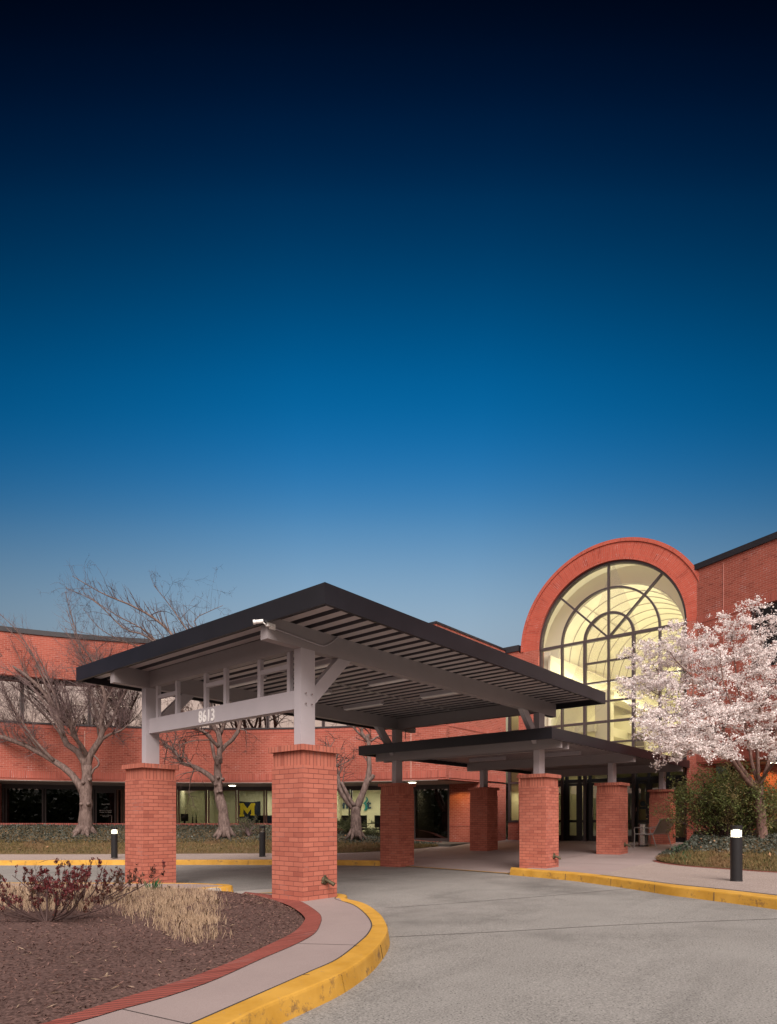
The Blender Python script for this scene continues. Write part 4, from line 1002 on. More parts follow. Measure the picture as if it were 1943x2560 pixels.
# ------------------------------------------------------------------ trees and planting
class Grow:
    def __init__(s, seed): s.r = random.Random(seed); s.thick = MB(); s.thin = MB(); s.tips = []; s.tdir = []
    def rv(s): 
        while True:
            v = Vector((s.r.uniform(-1,1), s.r.uniform(-1,1), s.r.uniform(-1,1)))
            if .05 < v.length < 1: return v.normalized()
    def limb(s, pts, r0, r1, n=9, wob=.02, sm=14, name=None):
        c = curve(pts, sm); c = [p + (s.rv()*wob*(r0 if i else 0)*3) for i, p in enumerate(c)]
        rr = [r0+(r1-r0)*(i/(len(c)-1))**.8 for i in range(len(c))]
        rr = [q*(1+s.r.uniform(-.06,.09)) for q in rr]
        s.thick.tube(c, rr, n, cap=True); return c, rr
    def branch(s, p, d, L, r, depth, up=.12, spread=.75, kids=4, droop=0, tipfrac=.0, flat=1.0):
        n = 5 if depth > 0 else 4; pts = [p]; q = p; dd = d.copy()
        for i in range(n):
            dd = (dd + s.rv()*.22 + Vector((0,0,up - droop*(i/n)))).normalized(); dd.z *= flat; dd.normalize()
            q = q + dd*L/n; pts.append(q)
        rr = [r*(1-.75*i/n) for i in range(n+1)]
        (s.thick if r > .024 else s.thin).tube(pts, rr, 5 if r > .018 else 3, cap=False)
        for i in range(1, n+1): s.tips.append((pts[i], depth)); s.tdir.append((pts[i]-pts[i-1]).normalized())
        if depth > 0:
            for k in range(kids):
                i = s.r.randint(1, n) if k else n; base = pts[i-1].lerp(pts[i], s.r.random()); ax = (pts[i]-pts[i-1]).normalized()
                nd = (ax*s.r.uniform(.5, 1) + s.rv()*spread); nd.z *= flat; nd.normalize()
                s.branch(base, nd, L*s.r.uniform(.45,.75), max(r*.5, .0035), depth-1, up, spread, kids, droop, tipfrac, flat)
    def spray(s, c, rr, start, count, L, depth, up=.1, spread=.8, kids=4, bias=None, droop=0, flat=1.0):
        n = len(c)
        for k in range(count):
            f = start + (1-start)*(k+s.r.random())/count; x = f*(n-1); i = min(n-2, int(x)); p = c[i].lerp(c[i+1], x-i); ax = (c[i+1]-c[i]).normalized()
            d = (ax*.6 + s.rv()*spread + (bias or Vector((0,0,.25)))).normalized()
            s.branch(p, d, L*s.r.uniform(.6, 1.15)*(1.1-.45*f), min(rr[i]*.5, .028), depth, up, spread, kids, droop, 0, flat)

def ptz(k, Y, pts):                      # marks given with their own distance offsets
    ox, oy, s = Z(k) if isinstance(k, str) else k
    return [at(ox+p[0]*s, oy+p[1]*s, Y + (p[2] if len(p) > 2 else 0)) for p in pts]
A5 = (420,1880,.16677); A6 = (830,1900,.09947); A7 = (0,1880,.19059); A8 = (1640,1480,.303); NZ = (0,1440,.25015)
def root_flare(g, base, r):
    for k in range(6):
        a = k*1.05+.3; d = Vector((math.cos(a), math.sin(a), 0)); g.thick.tube([base+Vector((0,0,.28))+d*r*.6, base+Vector((0,0,.08))+d*r*1.15, base+Vector((0,0,-.12))+d*r*2.0], [r*.42, r*.38, r*.15], 7)
def finish(g, root, barkm, twigm, crown=True):
    g.thick.build('trunk', barkm, root, smooth=True)
    if g.thin.v: g.thin.build('crown', twigm, root)
# bare tree 1 (left)
Y1 = 23.5; b = at(211.6, 2084, Y1)
t1 = empty('bare_tree', b, 'thick-trunked bare tree in the ivy left of both canopy piers, crown over ribbon windows', 'tree', 'bare trees on the ivy bank')
g = Grow(3)
tr, rr = g.limb(ptz('1', Y1, [(522,1705),(525,1600),(528,1500),(527,1400),(533,1330),(534,1262)]), .27, .165, 12)
for k, (x, y) in enumerate(((505,1500),(545,1500),(515,1370),(556,1350))):
    p = at(x*.40678, 1400+y*.40678, Y1-.16); g.thick.tube([p, p+Vector((0,0,0))+ (W(0,-.12)-W(0,0))], [.085,.05], 8)
L = []
L.append(g.limb(ptz('1', Y1, [(512,1430),(480,1370),(420,1300),(330,1235),(180,1150),(60,1105),(-60,1060),(-200,980)]), .15, .05))
L.append(g.limb(ptz('1', Y1, [(532,1330),(526,1270),(500,1195),(430,1155),(385,1080),(350,960),(290,840),(200,740),(90,660),(0,590),(-90,480)]), .15, .025))
L.append(g.limb(ptz('1', Y1, [(533,1320),(538,1260),(560,1190),(610,1120),(630,1060),(620,980),(650,860),(600,700),(560,600)]), .155, .03))
L.append(g.limb(ptz('1', Y1, [(545,1225,.1),(500,1140,-.4),(450,1080,-.8),(430,1000,-1.0),(400,900,-1.3)]), .10, .03))
L.append(g.limb(ptz('1', Y1, [(548,1340),(575,1290),(605,1262),(600,1225),(565,1190)]), .05, .03))
L.append(g.limb(ptz('1', Y1, [(615,1110),(680,1070),(740,1050),(790,1010)]), .07, .02))
L.append(g.limb(ptz('1', Y1, [(628,1060,.2),(700,960,.6),(740,860,.8),(800,760,1)]), .08, .02))
L.append(g.limb(ptz('1', Y1, [(330,1235,-.1),(200,1090,-.4),(110,950,-.6),(40,830,-.8)]), .06, .02))
bias = (W(-1,0)-W(0,0))*.25 + Vector((0,0,.35))
for i, (c, r_) in enumerate(L):
    if i == 4: continue
    g.spray(c, r_, .35, (18, 20, 24, 20, 0, 14, 20, 15)[i], (1.3,1.4,1.4,1.3,0,1.0,1.3,1.3)[i], 3 if i not in (1,) else 2, .08, .75, 4, bias)
for (x0, y0, x1, y1, x2, y2) in ((380,1060,290,700,140,420), (350,960,200,620,-20,420), (640,860,520,620,410,310), (600,720,480,480,400,190)):
    c, r_ = g.limb(ptz('1', Y1+.3, [(x0,y0),((x0+x1)/2+15,(y0+y1)/2),(x1,y1),(x2,y2)]), .045, .008, 5); g.spray(c, r_, .35, 14, .8, 1, .12, .6, 3, bias)
for k, pts in enumerate((((430,1160),(300,980),(120,800),(-60,690)), ((400,1090),(330,820),(180,560),(0,380)), ((500,1190),(420,900),(330,640),(180,440)), ((385,1080),(260,860),(90,700),(-100,620)), ((610,1100),(560,800),(470,560),(400,420)), ((250,1180),(120,1000),(20,760),(-80,560)), ((330,900),(210,600),(90,420),(-40,300)))):
    c, r_ = g.limb(ptz('1', Y1+(.5,-.4,.7,-.8,.3,.6,-.3)[k], pts), .045, .006, 5, sm=18); g.spray(c, r_, .35, 16, .75, 1, .12, .4, 3, bias)
root_flare(g, b, .26); finish(g, t1, M['bark'], M['twig_pale'])
# bare tree 2 (middle): reaches over the canopy
Y2 = 23.2; b = at(561.8, 2090, Y2)
t2 = empty('bare_tree', b, 'leaning bare tree framed between the two front piers, long twigs rising above the canopy roof', 'tree', 'bare trees on the ivy bank')
g = Grow(11)
g.limb(ptz(A5, Y2, [(860,1275),(850,1150),(835,1000),(820,850),(780,700),(755,600),(760,480),(745,350),(740,200),(770,60)]), .23, .11, 12, sm=22)
for x, y in ((750,600),(800,590),(720,490),(755,385),(825,410)):
    p = at(420+x*.16677, 1880+y*.16677, Y2-.13); g.thick.tube([p, p+(W(0,-.13)-W(0,0))], [.07,.045], 8)
L = [g.limb(ptz(A5, Y2, [(700,440),(600,340),(450,250),(300,190),(215,180),(165,90),(110,0),(60,-60),(-40,-80)]), .11, .04),
     g.limb(ptz('1', Y2, [(1348,1250),(1347,1170),(1350,1080),(1300,1000),(1260,900),(1210,700),(1130,560),(1000,400),(830,290),(640,210),(445,97)]), .11, .010, sm=26),
     g.limb(ptz('1', Y2+.5, [(1347,1240),(1352,1175),(1400,1130),(1440,1090),(1475,1020),(1480,900),(1440,700),(1370,560)]), .10, .03),
     g.limb(ptz('1', Y2-.3, [(1340,1260),(1318,1210),(1305,1150),(1290,1080),(1230,1040),(1150,980),(1100,860),(1060,700),(1000,560),(900,440),(700,330),(510,200)]), .07, .008, sm=24),
     g.limb(ptz('1', Y2+.3, [(1350,1080),(1390,960),(1400,800),(1330,600),(1160,440),(1060,300),(945,155)]), .08, .009, sm=22),
     g.limb(ptz('1', Y2+.8, [(1360,1060),(1420,900),(1440,700),(1200,400),(1260,330),(1370,280)]), .06, .008, sm=20),
     g.limb(ptz('1', Y2-.8, [(1260,900),(1100,640),(900,470),(760,420),(590,260),(405,170)]), .06, .008, sm=20),
     g.limb(ptz('1', Y2-.6, [(1345,1150,0),(1250,1060,-.5),(1150,1000,-1)]), .07, .02)]
lean_ = (W(-1,0)-W(0,0))*.25 + Vector((0,0,.6))
for i, (c, r_) in enumerate(L):
    if i in (1,3,4,5,6): g.spray(c, r_, .42, (26,22,20,14,20)[(1,3,4,5,6).index(i)], .85, 1, .16, .38, 3, lean_)
    else: g.spray(c, r_, .40, 12, 1.2, 2, .1, .6, 3, Vector((0,0,.3)))
    g.spray(c, r_, .12 if i in (1,3,4,6) else .25, 10, 1.5, 3, -.02, .85, 3, Vector((0,0,-.1)), droop=.25)
for k, pts in enumerate((((1300,1000),(1150,700),(960,420),(800,290)), ((1380,900),(1300,560),(1150,380),(1130,300)), ((1230,800),(980,560),(740,500),(400,420)), ((1100,700),(900,560),(640,440),(510,300)))):
    c, r_ = g.limb(ptz('1', Y2+(.4,-.5,.8,-.2)[k], pts), .04, .006, 5, sm=18); g.spray(c, r_, .45, 14, .7, 1, .18, .35, 2, lean_)
root_flare(g, b, .23); finish(g, t2, M['bark'], M['twig'])
# bare tree 3 (forked, behind the right front pier)
Y3 = 22.8; b = at(889.7, 2092, Y3)
t3 = empty('bare_tree', b, 'forked bare tree with cut stubs just right of the big spout pier', 'tree', 'bare trees on the ivy bank')
g = Grow(21)
g.limb(ptz(A6, Y3, [(610,1930),(610,1700),(600,1500),(600,1300),(600,1180)]), .20, .17, 12)
L = [g.limb(ptz(A6, Y3, [(590,1230),(480,1150),(350,980),(230,800),(170,600),(150,400),(100,200),(0,-60),(-80,-300)]), .13, .05),
     g.limb(ptz(A6, Y3-.1, [(560,1150),(460,1000),(350,780),(240,560)]), .08, .05),
     g.limb(ptz(A6, Y3, [(620,1220),(720,980),(820,720),(900,480),(935,300),(940,100),(930,-100),(920,-440),(900,-640)]), .14, .06, sm=22),
     g.limb(ptz(A6, Y3, [(930,520),(1010,440),(1055,370)]), .08, .07),
     g.limb(ptz('4', Y3, [(205,430),(170,400),(150,350),(180,310),(230,250)]), .07, .04),
     g.limb(ptz('4', Y3, [(215,430),(260,400),(320,380)]), .05, .02),
     g.limb(ptz('4', Y3+.3, [(205,430),(130,370),(80,310),(0,230)]), .05, .02)]
for i in (0, 4, 5, 6):
    c, r_ = L[i]; g.spray(c, r_, .4, (14,9,9,9)[i//2 if i else 0] if i < 6 else 9, 1.1, 2, .02, .8, 3, Vector((0,0,.0)), droop=.15)
g.spray(L[0][0], L[0][1], .35, 6, 1.0, 2, .05, .8, 3, (W(1,0)-W(0,0))*.8)
g.spray(L[2][0], L[2][1], .5, 4, .9, 2, .05, .8, 3)
root_flare(g, b, .19); finish(g, t3, M['bark'], M['twig'])

# cherry in blossom (right)
YC = 17.4; b = at(1906, 2103, YC)
ch = empty('cherry_tree', b, 'cherry tree in full pale pink blossom on the right bed', 'tree')
g = Grow(5)
g.limb(ptz(A8, YC, [(885,2075),(875,1950),(860,1800),(850,1680),(845,1600)]), .135, .115, 12)
def cl(pts, r0, r1, sm=18): return g.limb(ptz(A8, YC, pts), r0, r1, 8, sm=sm)
L = [cl([(840,1640,0),(760,1570,-.2),(700,1490,-.4),(620,1380,-.7),(560,1310,-.9),(500,1260,-1.1),(380,1240,-1.4),(220,1230,-1.7),(110,1260,-2)], .075, .010, 26),
     cl([(830,1600,0),(760,1520,.2),(700,1440,.3),(640,1330,.4),(600,1200,.5),(480,1120,.7),(330,1050,.9),(310,950,1.0),(300,700,1.2),(240,450,1.3)], .065, .008, 26),
     cl([(560,1310,-.9),(560,1180,-1.1),(590,1040,-1.2),(700,1000,-1.3),(800,960,-1.5)], .035, .01),
     cl([(590,1060,-1.2),(620,920,-1.3),(560,760,-1.3),(540,600,-1.4),(520,420,-1.5)], .03, .007),
     cl([(840,1580,0),(790,1400,.2),(770,1250,.3),(720,1000,.4),(680,800,.5),(640,500,.6),(610,230,.7)], .05, .007, 22),
     cl([(850,1570,0),(840,1400,-.1),(832,1200,-.3),(860,960,-.4),(900,700,-.5),(860,460,-.5),(870,200,-.6)], .055, .007, 22),
     cl([(860,1590,0),(910,1480,.1),(950,1330,.2),(990,1180,.3),(1080,900,.4),(1180,650,.5),(1240,350,.5)], .06, .008, 22),
     cl([(310,950,1.0),(200,820,1.1),(60,700,1.2),(-40,580,1.3),(-90,520,1.4)], .03, .006),
     cl([(480,1120,.7),(330,1050,.3),(150,1020,-.1),(30,1000,-.4),(-60,1020,-.7)], .035, .006),
     cl([(330,1050,.9),(170,900,.6),(20,850,.4),(-80,780,.2),(-140,740,.1)], .03, .006),
     cl([(860,1560,.1),(960,1430,-.4),(1100,1300,-.8),(1300,1180,-1.2)], .05, .01),
     cl([(720,1000,.4),(560,820,1.2),(420,640,1.8),(330,420,2.2)], .03, .006),
     cl([(860,960,-.4),(980,760,-1.0),(1060,520,-1.4)], .03, .006),
     cl([(620,1380,-.7),(470,1330,-1.2),(330,1320,-1.6),(200,1360,-1.9)], .03, .006),
     cl([(500,1260,-1.1),(420,1160,-1.6),(250,1120,-2.0),(110,1120,-2.2),(0,1160,-2.4)], .03, .006),
     cl([(760,1300,.3),(900,1180,.9),(1060,1060,1.4),(1250,960,1.8)], .035, .006),
     cl([(300,700,1.2),(160,560,1.0),(60,400,.8)], .02, .005), cl([(680,800,.5),(800,600,.2),(900,380,0),(960,150,-.1)], .025, .005)]
for i, (c, r_) in enumerate(L):
    n = {0:14,1:16,2:8,3:8,4:12,5:12,6:12}.get(i, 10)
    g.spray(c, r_, .30 if i else .45, n, .95, 2, .03, .75, 4, Vector((0,0,.05)), droop=.08, flat=.75)
tips = [(p, d) for (p, d) in g.tips]
P = []; 
for (p, d) in tips:
    if g.r.random() < .30: continue
    if d > 1: k = 3
    elif d == 1: k = 7
    else: k = 11
    for _ in range(k):
        if g.r.random() < .72:
            q = p + g.rv()*abs(g.r.gauss(0, .045)); P.append(q)
        else: P.append(p + g.rv()*g.r.uniform(.0, .10))
for c, r_ in L:
    for q in c[len(c)//2:]:
        for _ in range(3): P.append(q + g.rv()*g.r.uniform(.02,.10))
P = np.array([tuple(p) for p in P]); print('blossoms', len(P))
g.thick.build('trunk', M['bark2'], ch, smooth=True); g.thin.build('twigs', M['twig'], ch)
sel = rng.random(len(P)) < .93
cloud('crown', P[sel], .035*rng.uniform(.55, 1.5, int(sel.sum())), M['blossom'], ch, asp=.95); cloud('buds', P[~sel], .032, M['bud'], ch)

def leafy(name, base, label, cat, rad, h, nstem, nleaf, size, leafm, seed, lean=0, group=None, jitter=.35, stemm=None, thin=.008, asp=.5):
    r = empty(name, base, label, cat, group); g = Grow(seed); P = []
    for k in range(nstem):
        a = g.r.uniform(0, 6.283); e = g.r.uniform(.25, 1)
        end = base + Vector((math.cos(a)*rad*e, math.sin(a)*rad*e, h*(1-.55*e*e)*g.r.uniform(.7,1.05)))
        mid = base.lerp(end, .5) + Vector((0,0,.12*h)) + g.rv()*.1*h
        c = curve([base+g.rv()*.03, mid, end], 9); rr = [thin*2.2*(1-.7*i/8) for i in range(9)]
        g.thick.tube(c, rr, 6, cap=False)
        g.spray(c, rr, .3, 7, h*.34, 1, .1, .8, 4)
    per = max(1, nleaf//max(1, len(g.tips)))
    for (p, d) in g.tips:
        for _ in range(per): P.append(tuple(p + g.rv()*abs(g.r.gauss(0, jitter*h*.16))))
    g.thick.build('stems', stemm or M['twig'], r)
    if g.thin.v: g.thin.build('twigs', stemm or M['twig'], r)
    cloud('foliage', P, size, leafm, r, asp=asp); return r
bs_ = at(1822, 2122, 18.4)
leafy('evergreen_shrub', Vector((bs_.x, bs_.y, bs_.z-.15)), 'loose dark green shrub growing between the metal bench and the cherry trunk', 'shrub', 1.95, 2.4, 48, 42000, .058, M['leaf'], 31, thin=.011)
bs_ = at(1935, 2110, 18.8)
leafy('evergreen_shrub', Vector((bs_.x, bs_.y, bs_.z-.15)), 'low loose green shrub right of the cherry trunk by the dark window', 'shrub', .75, 1.15, 12, 3600, .05, M['leaf'], 33)
bs_ = at(872, 2080, 24.2)
leafy('boxwood', Vector((bs_.x, bs_.y, bs_.z-.2)), 'dense dark clipped boxwood behind the forked bare tree, left half', 'shrub', .85, .75, 22, 7000, .055, M['boxleaf'], 41, group='boxwoods below the lettered window')
bs_ = at(928, 2094, 24.3)
leafy('boxwood', Vector((bs_.x, bs_.y, bs_.z-.2)), 'smaller dark boxwood right of the forked tree trunk, before the office chairs', 'shrub', .5, .6, 14, 3500, .055, M['boxleaf'], 42, group='boxwoods below the lettered window')
bs_ = at(622, 2090, 23.2)
leafy('wispy_shrub', bs_, 'thin pale sparse shrub in the ivy below the yellow-letter flag', 'shrub', .55, .72, 12, 900, .04, M['boxleaf'], 44, stemm=M['twig_pale'])
for nm, (x, y), Y, lab, rad, h, seed, n_, lf in (('red_leaved_bush', (197, 2284), 7.9, 'twiggy bush tipped with dark red young leaves, right-hand of the two by the dry grass', .92, .52, 61, 16, 9), ('red_leaved_bush', (120, 2332), 6.6, 'darker sprawling twiggy bush at the left edge of the mulch bed, few red leaves', .92, .52, 67, 16, 7)):
    X = (x-971.5)/FOC*Y; p = W(X, Y); z = drop(bed_t, p) or .2; base = Vector((p.x, p.y, z-.02))
    r = empty(nm, base, lab, 'bush', 'red-leaved bushes in the mulch bed'); g = Grow(seed); P = []
    for k in range(n_):
        s_ = -1 + 2*(k+.5)/n_ + g.r.uniform(-.1,.1); dep = g.r.uniform(-.6,.6)
        hh = h*g.r.uniform(.55, 1.05)*(1-.25*abs(s_))
        end = base + (W(s_*rad, dep*rad)-W(0,0)) + Vector((0,0,hh)); mid = base + (W(s_*rad*.6, dep*rad*.5)-W(0,0)) + Vector((0,0,hh*.38))
        c = curve([base+g.rv()*.03, mid, end], 10); rr = [.0125*(1-.72*i/9) for i in range(10)]; g.thick.tube(c, rr, 6, cap=False)
        nt_ = len(g.tips); g.spray(c, rr, .35, 6, .20, 1, .35, .7, 3, Vector((0,0,.5)))
        for (q, d) in g.tips[nt_:]:
            if d == 0 and g.r.random() < lf/30:
                for _ in range(g.r.randint(5, 9)): P.append((q+g.rv()*.016, (g.rv()+Vector((0,0,.8)))))
    g.thick.build('stems', M['twig'], r); g.thin.build('twigs', M['twig'], r)
    P_ = np.array([tuple(a) for a, b2 in P]); D = np.array([tuple(b2) for a, b2 in P]); cloud('foliage', P_, .042, M['red_leaf'], r, asp=.38, dirs=D, jit=.3)
    if seed == 67:
        bw_ = base
# a dead curled leaf caught on the bush
p = at(125, 2158, 6.45)
m = MB(); rows = []
for i in range(9):
    t = i/8; w = .032*math.sin(math.pi*min(1, t*.95+.03))**.7
    rows.append([p + (W((t-.5)*.24, 0)-W(0,0)) + Vector((0,0,.035*math.sin(t*2.6)+ s_*s_*.9)) + (W(0, s_)-W(0,0))*1 + Vector((0,0,0)) for s_ in (-w, -w*.5, 0, w*.5, w)])
m.grid(rows); m.tube([p+(W(.12,0)-W(0,0)), p+(W(.15,0)-W(0,0))+Vector((0,0,.035))], .003, 5)
dl = m.build('dead_leaf', M['dead_leaf'], smooth=True); tag(dl, 'curled brown dead leaf caught on top of the left dark bush', 'leaf')
# daffodil shoots
p = W(*hit(384, 2243, zpav)); p = Vector((p.x, p.y, (drop(bed_t, p) or .15)))
df = empty('daffodil_clump', p, 'small clump of blue-green daffodil leaves in the dry grass', 'plant'); g = Grow(9); m = MB()
for k in range(26):
    a = g.r.uniform(0, 6.28); o = p + Vector((math.cos(a), math.sin(a), 0))*g.r.uniform(0, .10); l = g.r.uniform(.13, .25); d = Vector((math.cos(a)*.35, math.sin(a)*.35, 1)).normalized(); sd_ = d.cross(g.rv()).normalized()*.008
    q1 = o+d*l*.6; q2 = o+d*l+Vector((math.cos(a), math.sin(a), -.2))*.02; m.face([o-sd_, o+sd_, q1+sd_*.9, q2, q1-sd_*.9])
m.build('leaves', M['green_blade'], df)

def blades(name, tree, N, region, h, w, mat, label, cat='grass', lean=.25, hvar=.5):
    m = []; P = []; D = []; S = []
    while len(P) < N:
        c = region()
        if c is None: continue
        z = drop(tree, c)
        if z is None: continue
        hh = h*(1+rng.uniform(-hvar, hvar)); P.append((c[0], c[1], z)); S.append(hh)
        D.append((rng.normal()*lean, rng.normal()*lean, 1))
    P = np.array(P); D = np.array(D); D /= np.linalg.norm(D, axis=1)[:, None]; S = np.array(S)[:, None]
    sd_ = np.cross(D, rng.normal(size=(N, 3))); sd_ /= np.linalg.norm(sd_, axis=1)[:, None]; sd_ *= w
    bend = rng.normal(size=(N, 3))*S*.18
    V = np.stack([P-sd_, P+sd_, P+D*S*.6+sd_*.7, P+D*S+bend, P+D*S*.6-sd_*.7], 1).reshape(-1, 3)
    me = bpy.data.meshes.new(name); me.vertices.add(len(V)); me.vertices.foreach_set('co', V.ravel()); me.loops.add(N*5); me.loops.foreach_set('vertex_index', np.arange(N*5))
    me.polygons.add(N); me.polygons.foreach_set('loop_start', np.arange(0, N*5, 5)); me.polygons.foreach_set('loop_total', np.full(N, 5)); me.update(calc_edges=True); me.validate(); me.materials.append(mat)
    o = bpy.data.objects.new(name, me); COL.objects.link(o); return tag(o, label, cat, kind='stuff')
def reg_px(x0, x1, y0, y1, zf, dens=None):
    def f():
        x, y = rng.uniform(x0, x1), rng.uniform(y0, y1)
        if dens and rng.random() > dens(x, y): return None
        return W(*hit(x, y, zf))
    return f
def strawd(x, y):
    # thick toward the middle of the clump, ragged at its front
    t = (y-2222)/130.; f = 2225+120*min(1, max(0, (x-150)/330))
    a = 1 if y < f-38 else max(0, (f+26-y)/64)**1.3
    X_, Y_ = hit(x, y, zpav); c_ = mathutils.noise.noise(Vector((X_*5, Y_*5, 1)))+.5*mathutils.noise.noise(Vector((X_*13, Y_*13, 4)))
    a *= max(0.04, min(1, .55+c_*1.3)); a *= max(0, min(1, (585+30*math.sin(y*.2)-x)/90))
    return a*(1 if 215 < x < 545 else .35)*max(0, min(1, (600-x)/60))*(1 if y > 2224+(x-300)*.06 else .6)
zbed = lambda X, Y: zpav(X, Y)+.08
sb = reg_px(130, 600, 2222, 2352, zbed, strawd)
blades('dry_grass', bed_t, 8000, sb, .072, .0022, M['straw'], 'tan dry ornamental grass at the back of the mulch bed', lean=.22)
blades('dry_grass', bed_t, 2600, reg_px(0, 230, 2212, 2290, zbed), .10, .0025, M['straw'], 'sparser tan dry grass behind the twiggy bushes', lean=.3)
def chipreg():
    i = rng.integers(0, NC); t = rng.uniform(0, 1); a, b2 = bi[i], rear[i]; x, y = a[0]*(1-t)+b2[0]*t, a[1]*(1-t)+b2[1]*t
    if y < 2.5 or abs(x/y) > .95: return None
    if rng.random() > min(1, (6.0/y)**2): return None
    return W(x+rng.normal()*.05, y+rng.normal()*.05)
P = []; 
while len(P) < 26000:
    c = chipreg()
    if c is None: continue
    z = drop(bed_t, c)
    if z is not None: P.append((c.x, c.y, z+.006))
ck = cloud('mulch_chips', P, rng.uniform(.014, .045, len(P)), M['chip'], flat=.55, asp=.28); tag(ck, 'dark brown shredded bark chips covering the island bed', 'mulch', kind='stuff')
P = [P[i] for i in rng.integers(0, len(P), 700)]
ck = cloud('straw_litter', np.array(P)+np.array([0,0,.008]), rng.uniform(.04, .09, 700), M['straw'], flat=.85, asp=.07); tag(ck, 'scattered straw bits lying on the dark mulch', 'litter', kind='stuff')
# lawn and ivy of the bank
def bankreg(t0, t1, pw=1):
    def f():
        i = rng.integers(0, 69); t = t0+(t1-t0)*rng.random()**pw; k = rng.random()
        a = e3[i].lerp(e3[i+1], k); c = b3[i].lerp(b3[i+1], k); q = a.lerp(c, t); 
        if abs(q[0]/q[1]) > .75: return None
        return W(q[0], q[1])
    return f
blades('lawn', berm_t, 22000, bankreg(.0, .30), .075, .006, M['turf'], 'strip of dry brown-green lawn along the far pavement', 'lawn', .5)
def ivy(name, tree, reg, n, label, sz=.056):
    P = []
    while len(P) < n:
        c = reg(); 
        if c is None: continue
        z = drop(tree, c)
        if z is not None: P.append((c.x, c.y, z+abs(rng.normal())*.035))
    o = cloud(name, P, sz, M['ivy'], flat=.45, asp=.75); tag(o, label, 'ivy', kind='stuff')
ivy('ivy', berm_t, bankreg(.24, 1.0), 34000, 'dark grey-green ivy covering the bank under the bare trees')
def bedreg(t0, t1):
    def f():
        i = rng.integers(0, 59); t = rng.uniform(t0, t1); a, b2 = rb_f[i], rb_b[i]; k = rng.random(); a2, b4 = rb_f[i+1], rb_b[i+1]
        ax, ay = a[0]+(a2[0]-a[0])*k, a[1]+(a2[1]-a[1])*k; bx, by = b2[0]+(b4[0]-b2[0])*k, b2[1]+(b4[1]-b2[1])*k
        x, y = ax*(1-t)+bx*t, ay*(1-t)+by*t
        if x/y > .72: return None
        return W(x, y)
    return f
blades('lawn', rbed_t, 12000, bedreg(.0, .23), .07, .005, M['turf'], 'dry brown-green turf edge of the right planting bed', 'lawn', .5)
blades('grass_tufts', rbed_t, 110, reg_px(1680, 1725, 2137, 2160, lambda X, Y: zp(X, Y)+.1), .15, .004, M['green_blade'], 'small bright green tufts at the tip of the right bed', 'grass', .35)
ivy('ivy', rbed_t, bedreg(.19, .9), 16000, 'dark ivy under the cherry and shrub', .065)
P = []
for reg, tr_, n in ((bankreg(.0, .6), berm_t, 40), (bedreg(0, .7), rbed_t, 45)):
    k = 0
    while k < n:
        c = reg()
        if c is None: continue
        z = drop(tr_, c)
        if z is not None: P.append((c.x, c.y, z+.07)); k += 1
lf = cloud('fallen_leaves', P, .085, M['dead_leaf'], flat=.5, asp=.6); tag(lf, 'scattered tan fallen leaves on the lawns', 'litter', kind='stuff')
# far-off wood behind the viewer: it darkens the low window reflections
P = []; 
for k in range(24000):
    x = rng.uniform(-75, 75); top = 8 + 3.2*math.sin(x*.13)+2*math.sin(x*.31+1); z = rng.random()**.8*top; P.append(tuple(W(x, -38+rng.normal()*3, z)))
hl = MB(); rows = []
for i in range(60):
    x = -170+i*340/59; h_ = 6.2+.9*math.sin(i*.9)+.6*math.sin(i*2.3); rows.append([W(x, -40, -1.3), W(x, -43, h_*.7), W(x, -48, h_), W(x, -70, h_+1), W(x, -71, -1.3)])
hl.grid(rows); hl = struct(hl, 'unseen_bank', plain('unseen_bank_cover', (.03,.035,.02), 1, var=.4, vs=.8))  # unseen bank added behind the wood to keep the low reflections dark
wd = cloud('woodland', P, .75, M['boxleaf'], asp=.6); tag(wd, 'dark mass of trees across the road, mirrored in the ground-floor glass', 'woodland', kind='stuff')

# ------------------------------------------------------------------ bench, bin, things in the offices
def bench():
    z = .38
    nf = hit(1593.5, 2121.5, zp); nb_ = hit(1633.5, 2119.8, zp); o = W(*nb_); f = W(*nf)
    o = Vector((o.x, o.y, 0)); z = zp(*nb_); ud = Vector((1,0,0)); vd = (Vector((f.x, f.y, 0))-o); vd = Vector((0,1,0)) if vd.length < .1 else vd.normalized(); vd = Vector((.05,1,0)).normalized(); ud = Vector((1,-.05,0)).normalized()
    r = empty('bench', (o.x, o.y, z), 'grey metal bench with a slanted back beside the steel bin', 'bench'); D = .62; Lg = 1.35; o.z = z
    def pt(u, v, h): return o + ud*u + vd*v + Vector((0,0,h))
    for k, u in enumerate((0, Lg)):
        m = MB(); m.tube(curve([pt(u, -.10, 0), pt(u, .02, .42)], 4), .016, 8); m.build('leg', M['bench'], r); m = MB(); m.tube([pt(u, D, 0), pt(u, D-.02, .44)], .016, 8); m.build('leg', M['bench'], r)
        m = MB(); m.tube(curve([pt(u, D-.02, .44), pt(u, D, .62), pt(u, D-.06, .65), pt(u, .2, .64), pt(u, -.01, .60)], 14), .014, 8); m.build('armrest', M['bench'], r)
        m = MB(); m.tube([pt(u, D-.02, .44), pt(u, .02, .42), pt(u, -.22, .90)], .016, 8); m.build('frame', M['bench'], r)
    m = MB(); m.obox(pt(0, .04, .425), ud*Lg, vd*(D-.08), (0,0,.02)); m.build('seat', M['bench'], r)
    m = MB(); d = pt(0,-.23,.92)-pt(0,.0,.46); m.obox(pt(0, .0, .46), ud*Lg, d, (0,0,.018)); m.build('backrest', M['bench'], r)
    return r
bench()
q = hit(1609.5, 2116, zp); p = W(*q); z = zp(*q)
bn = empty('waste_bin', (p.x, p.y, z), 'polished steel cylinder bin between the glass door and the bench', 'bin')
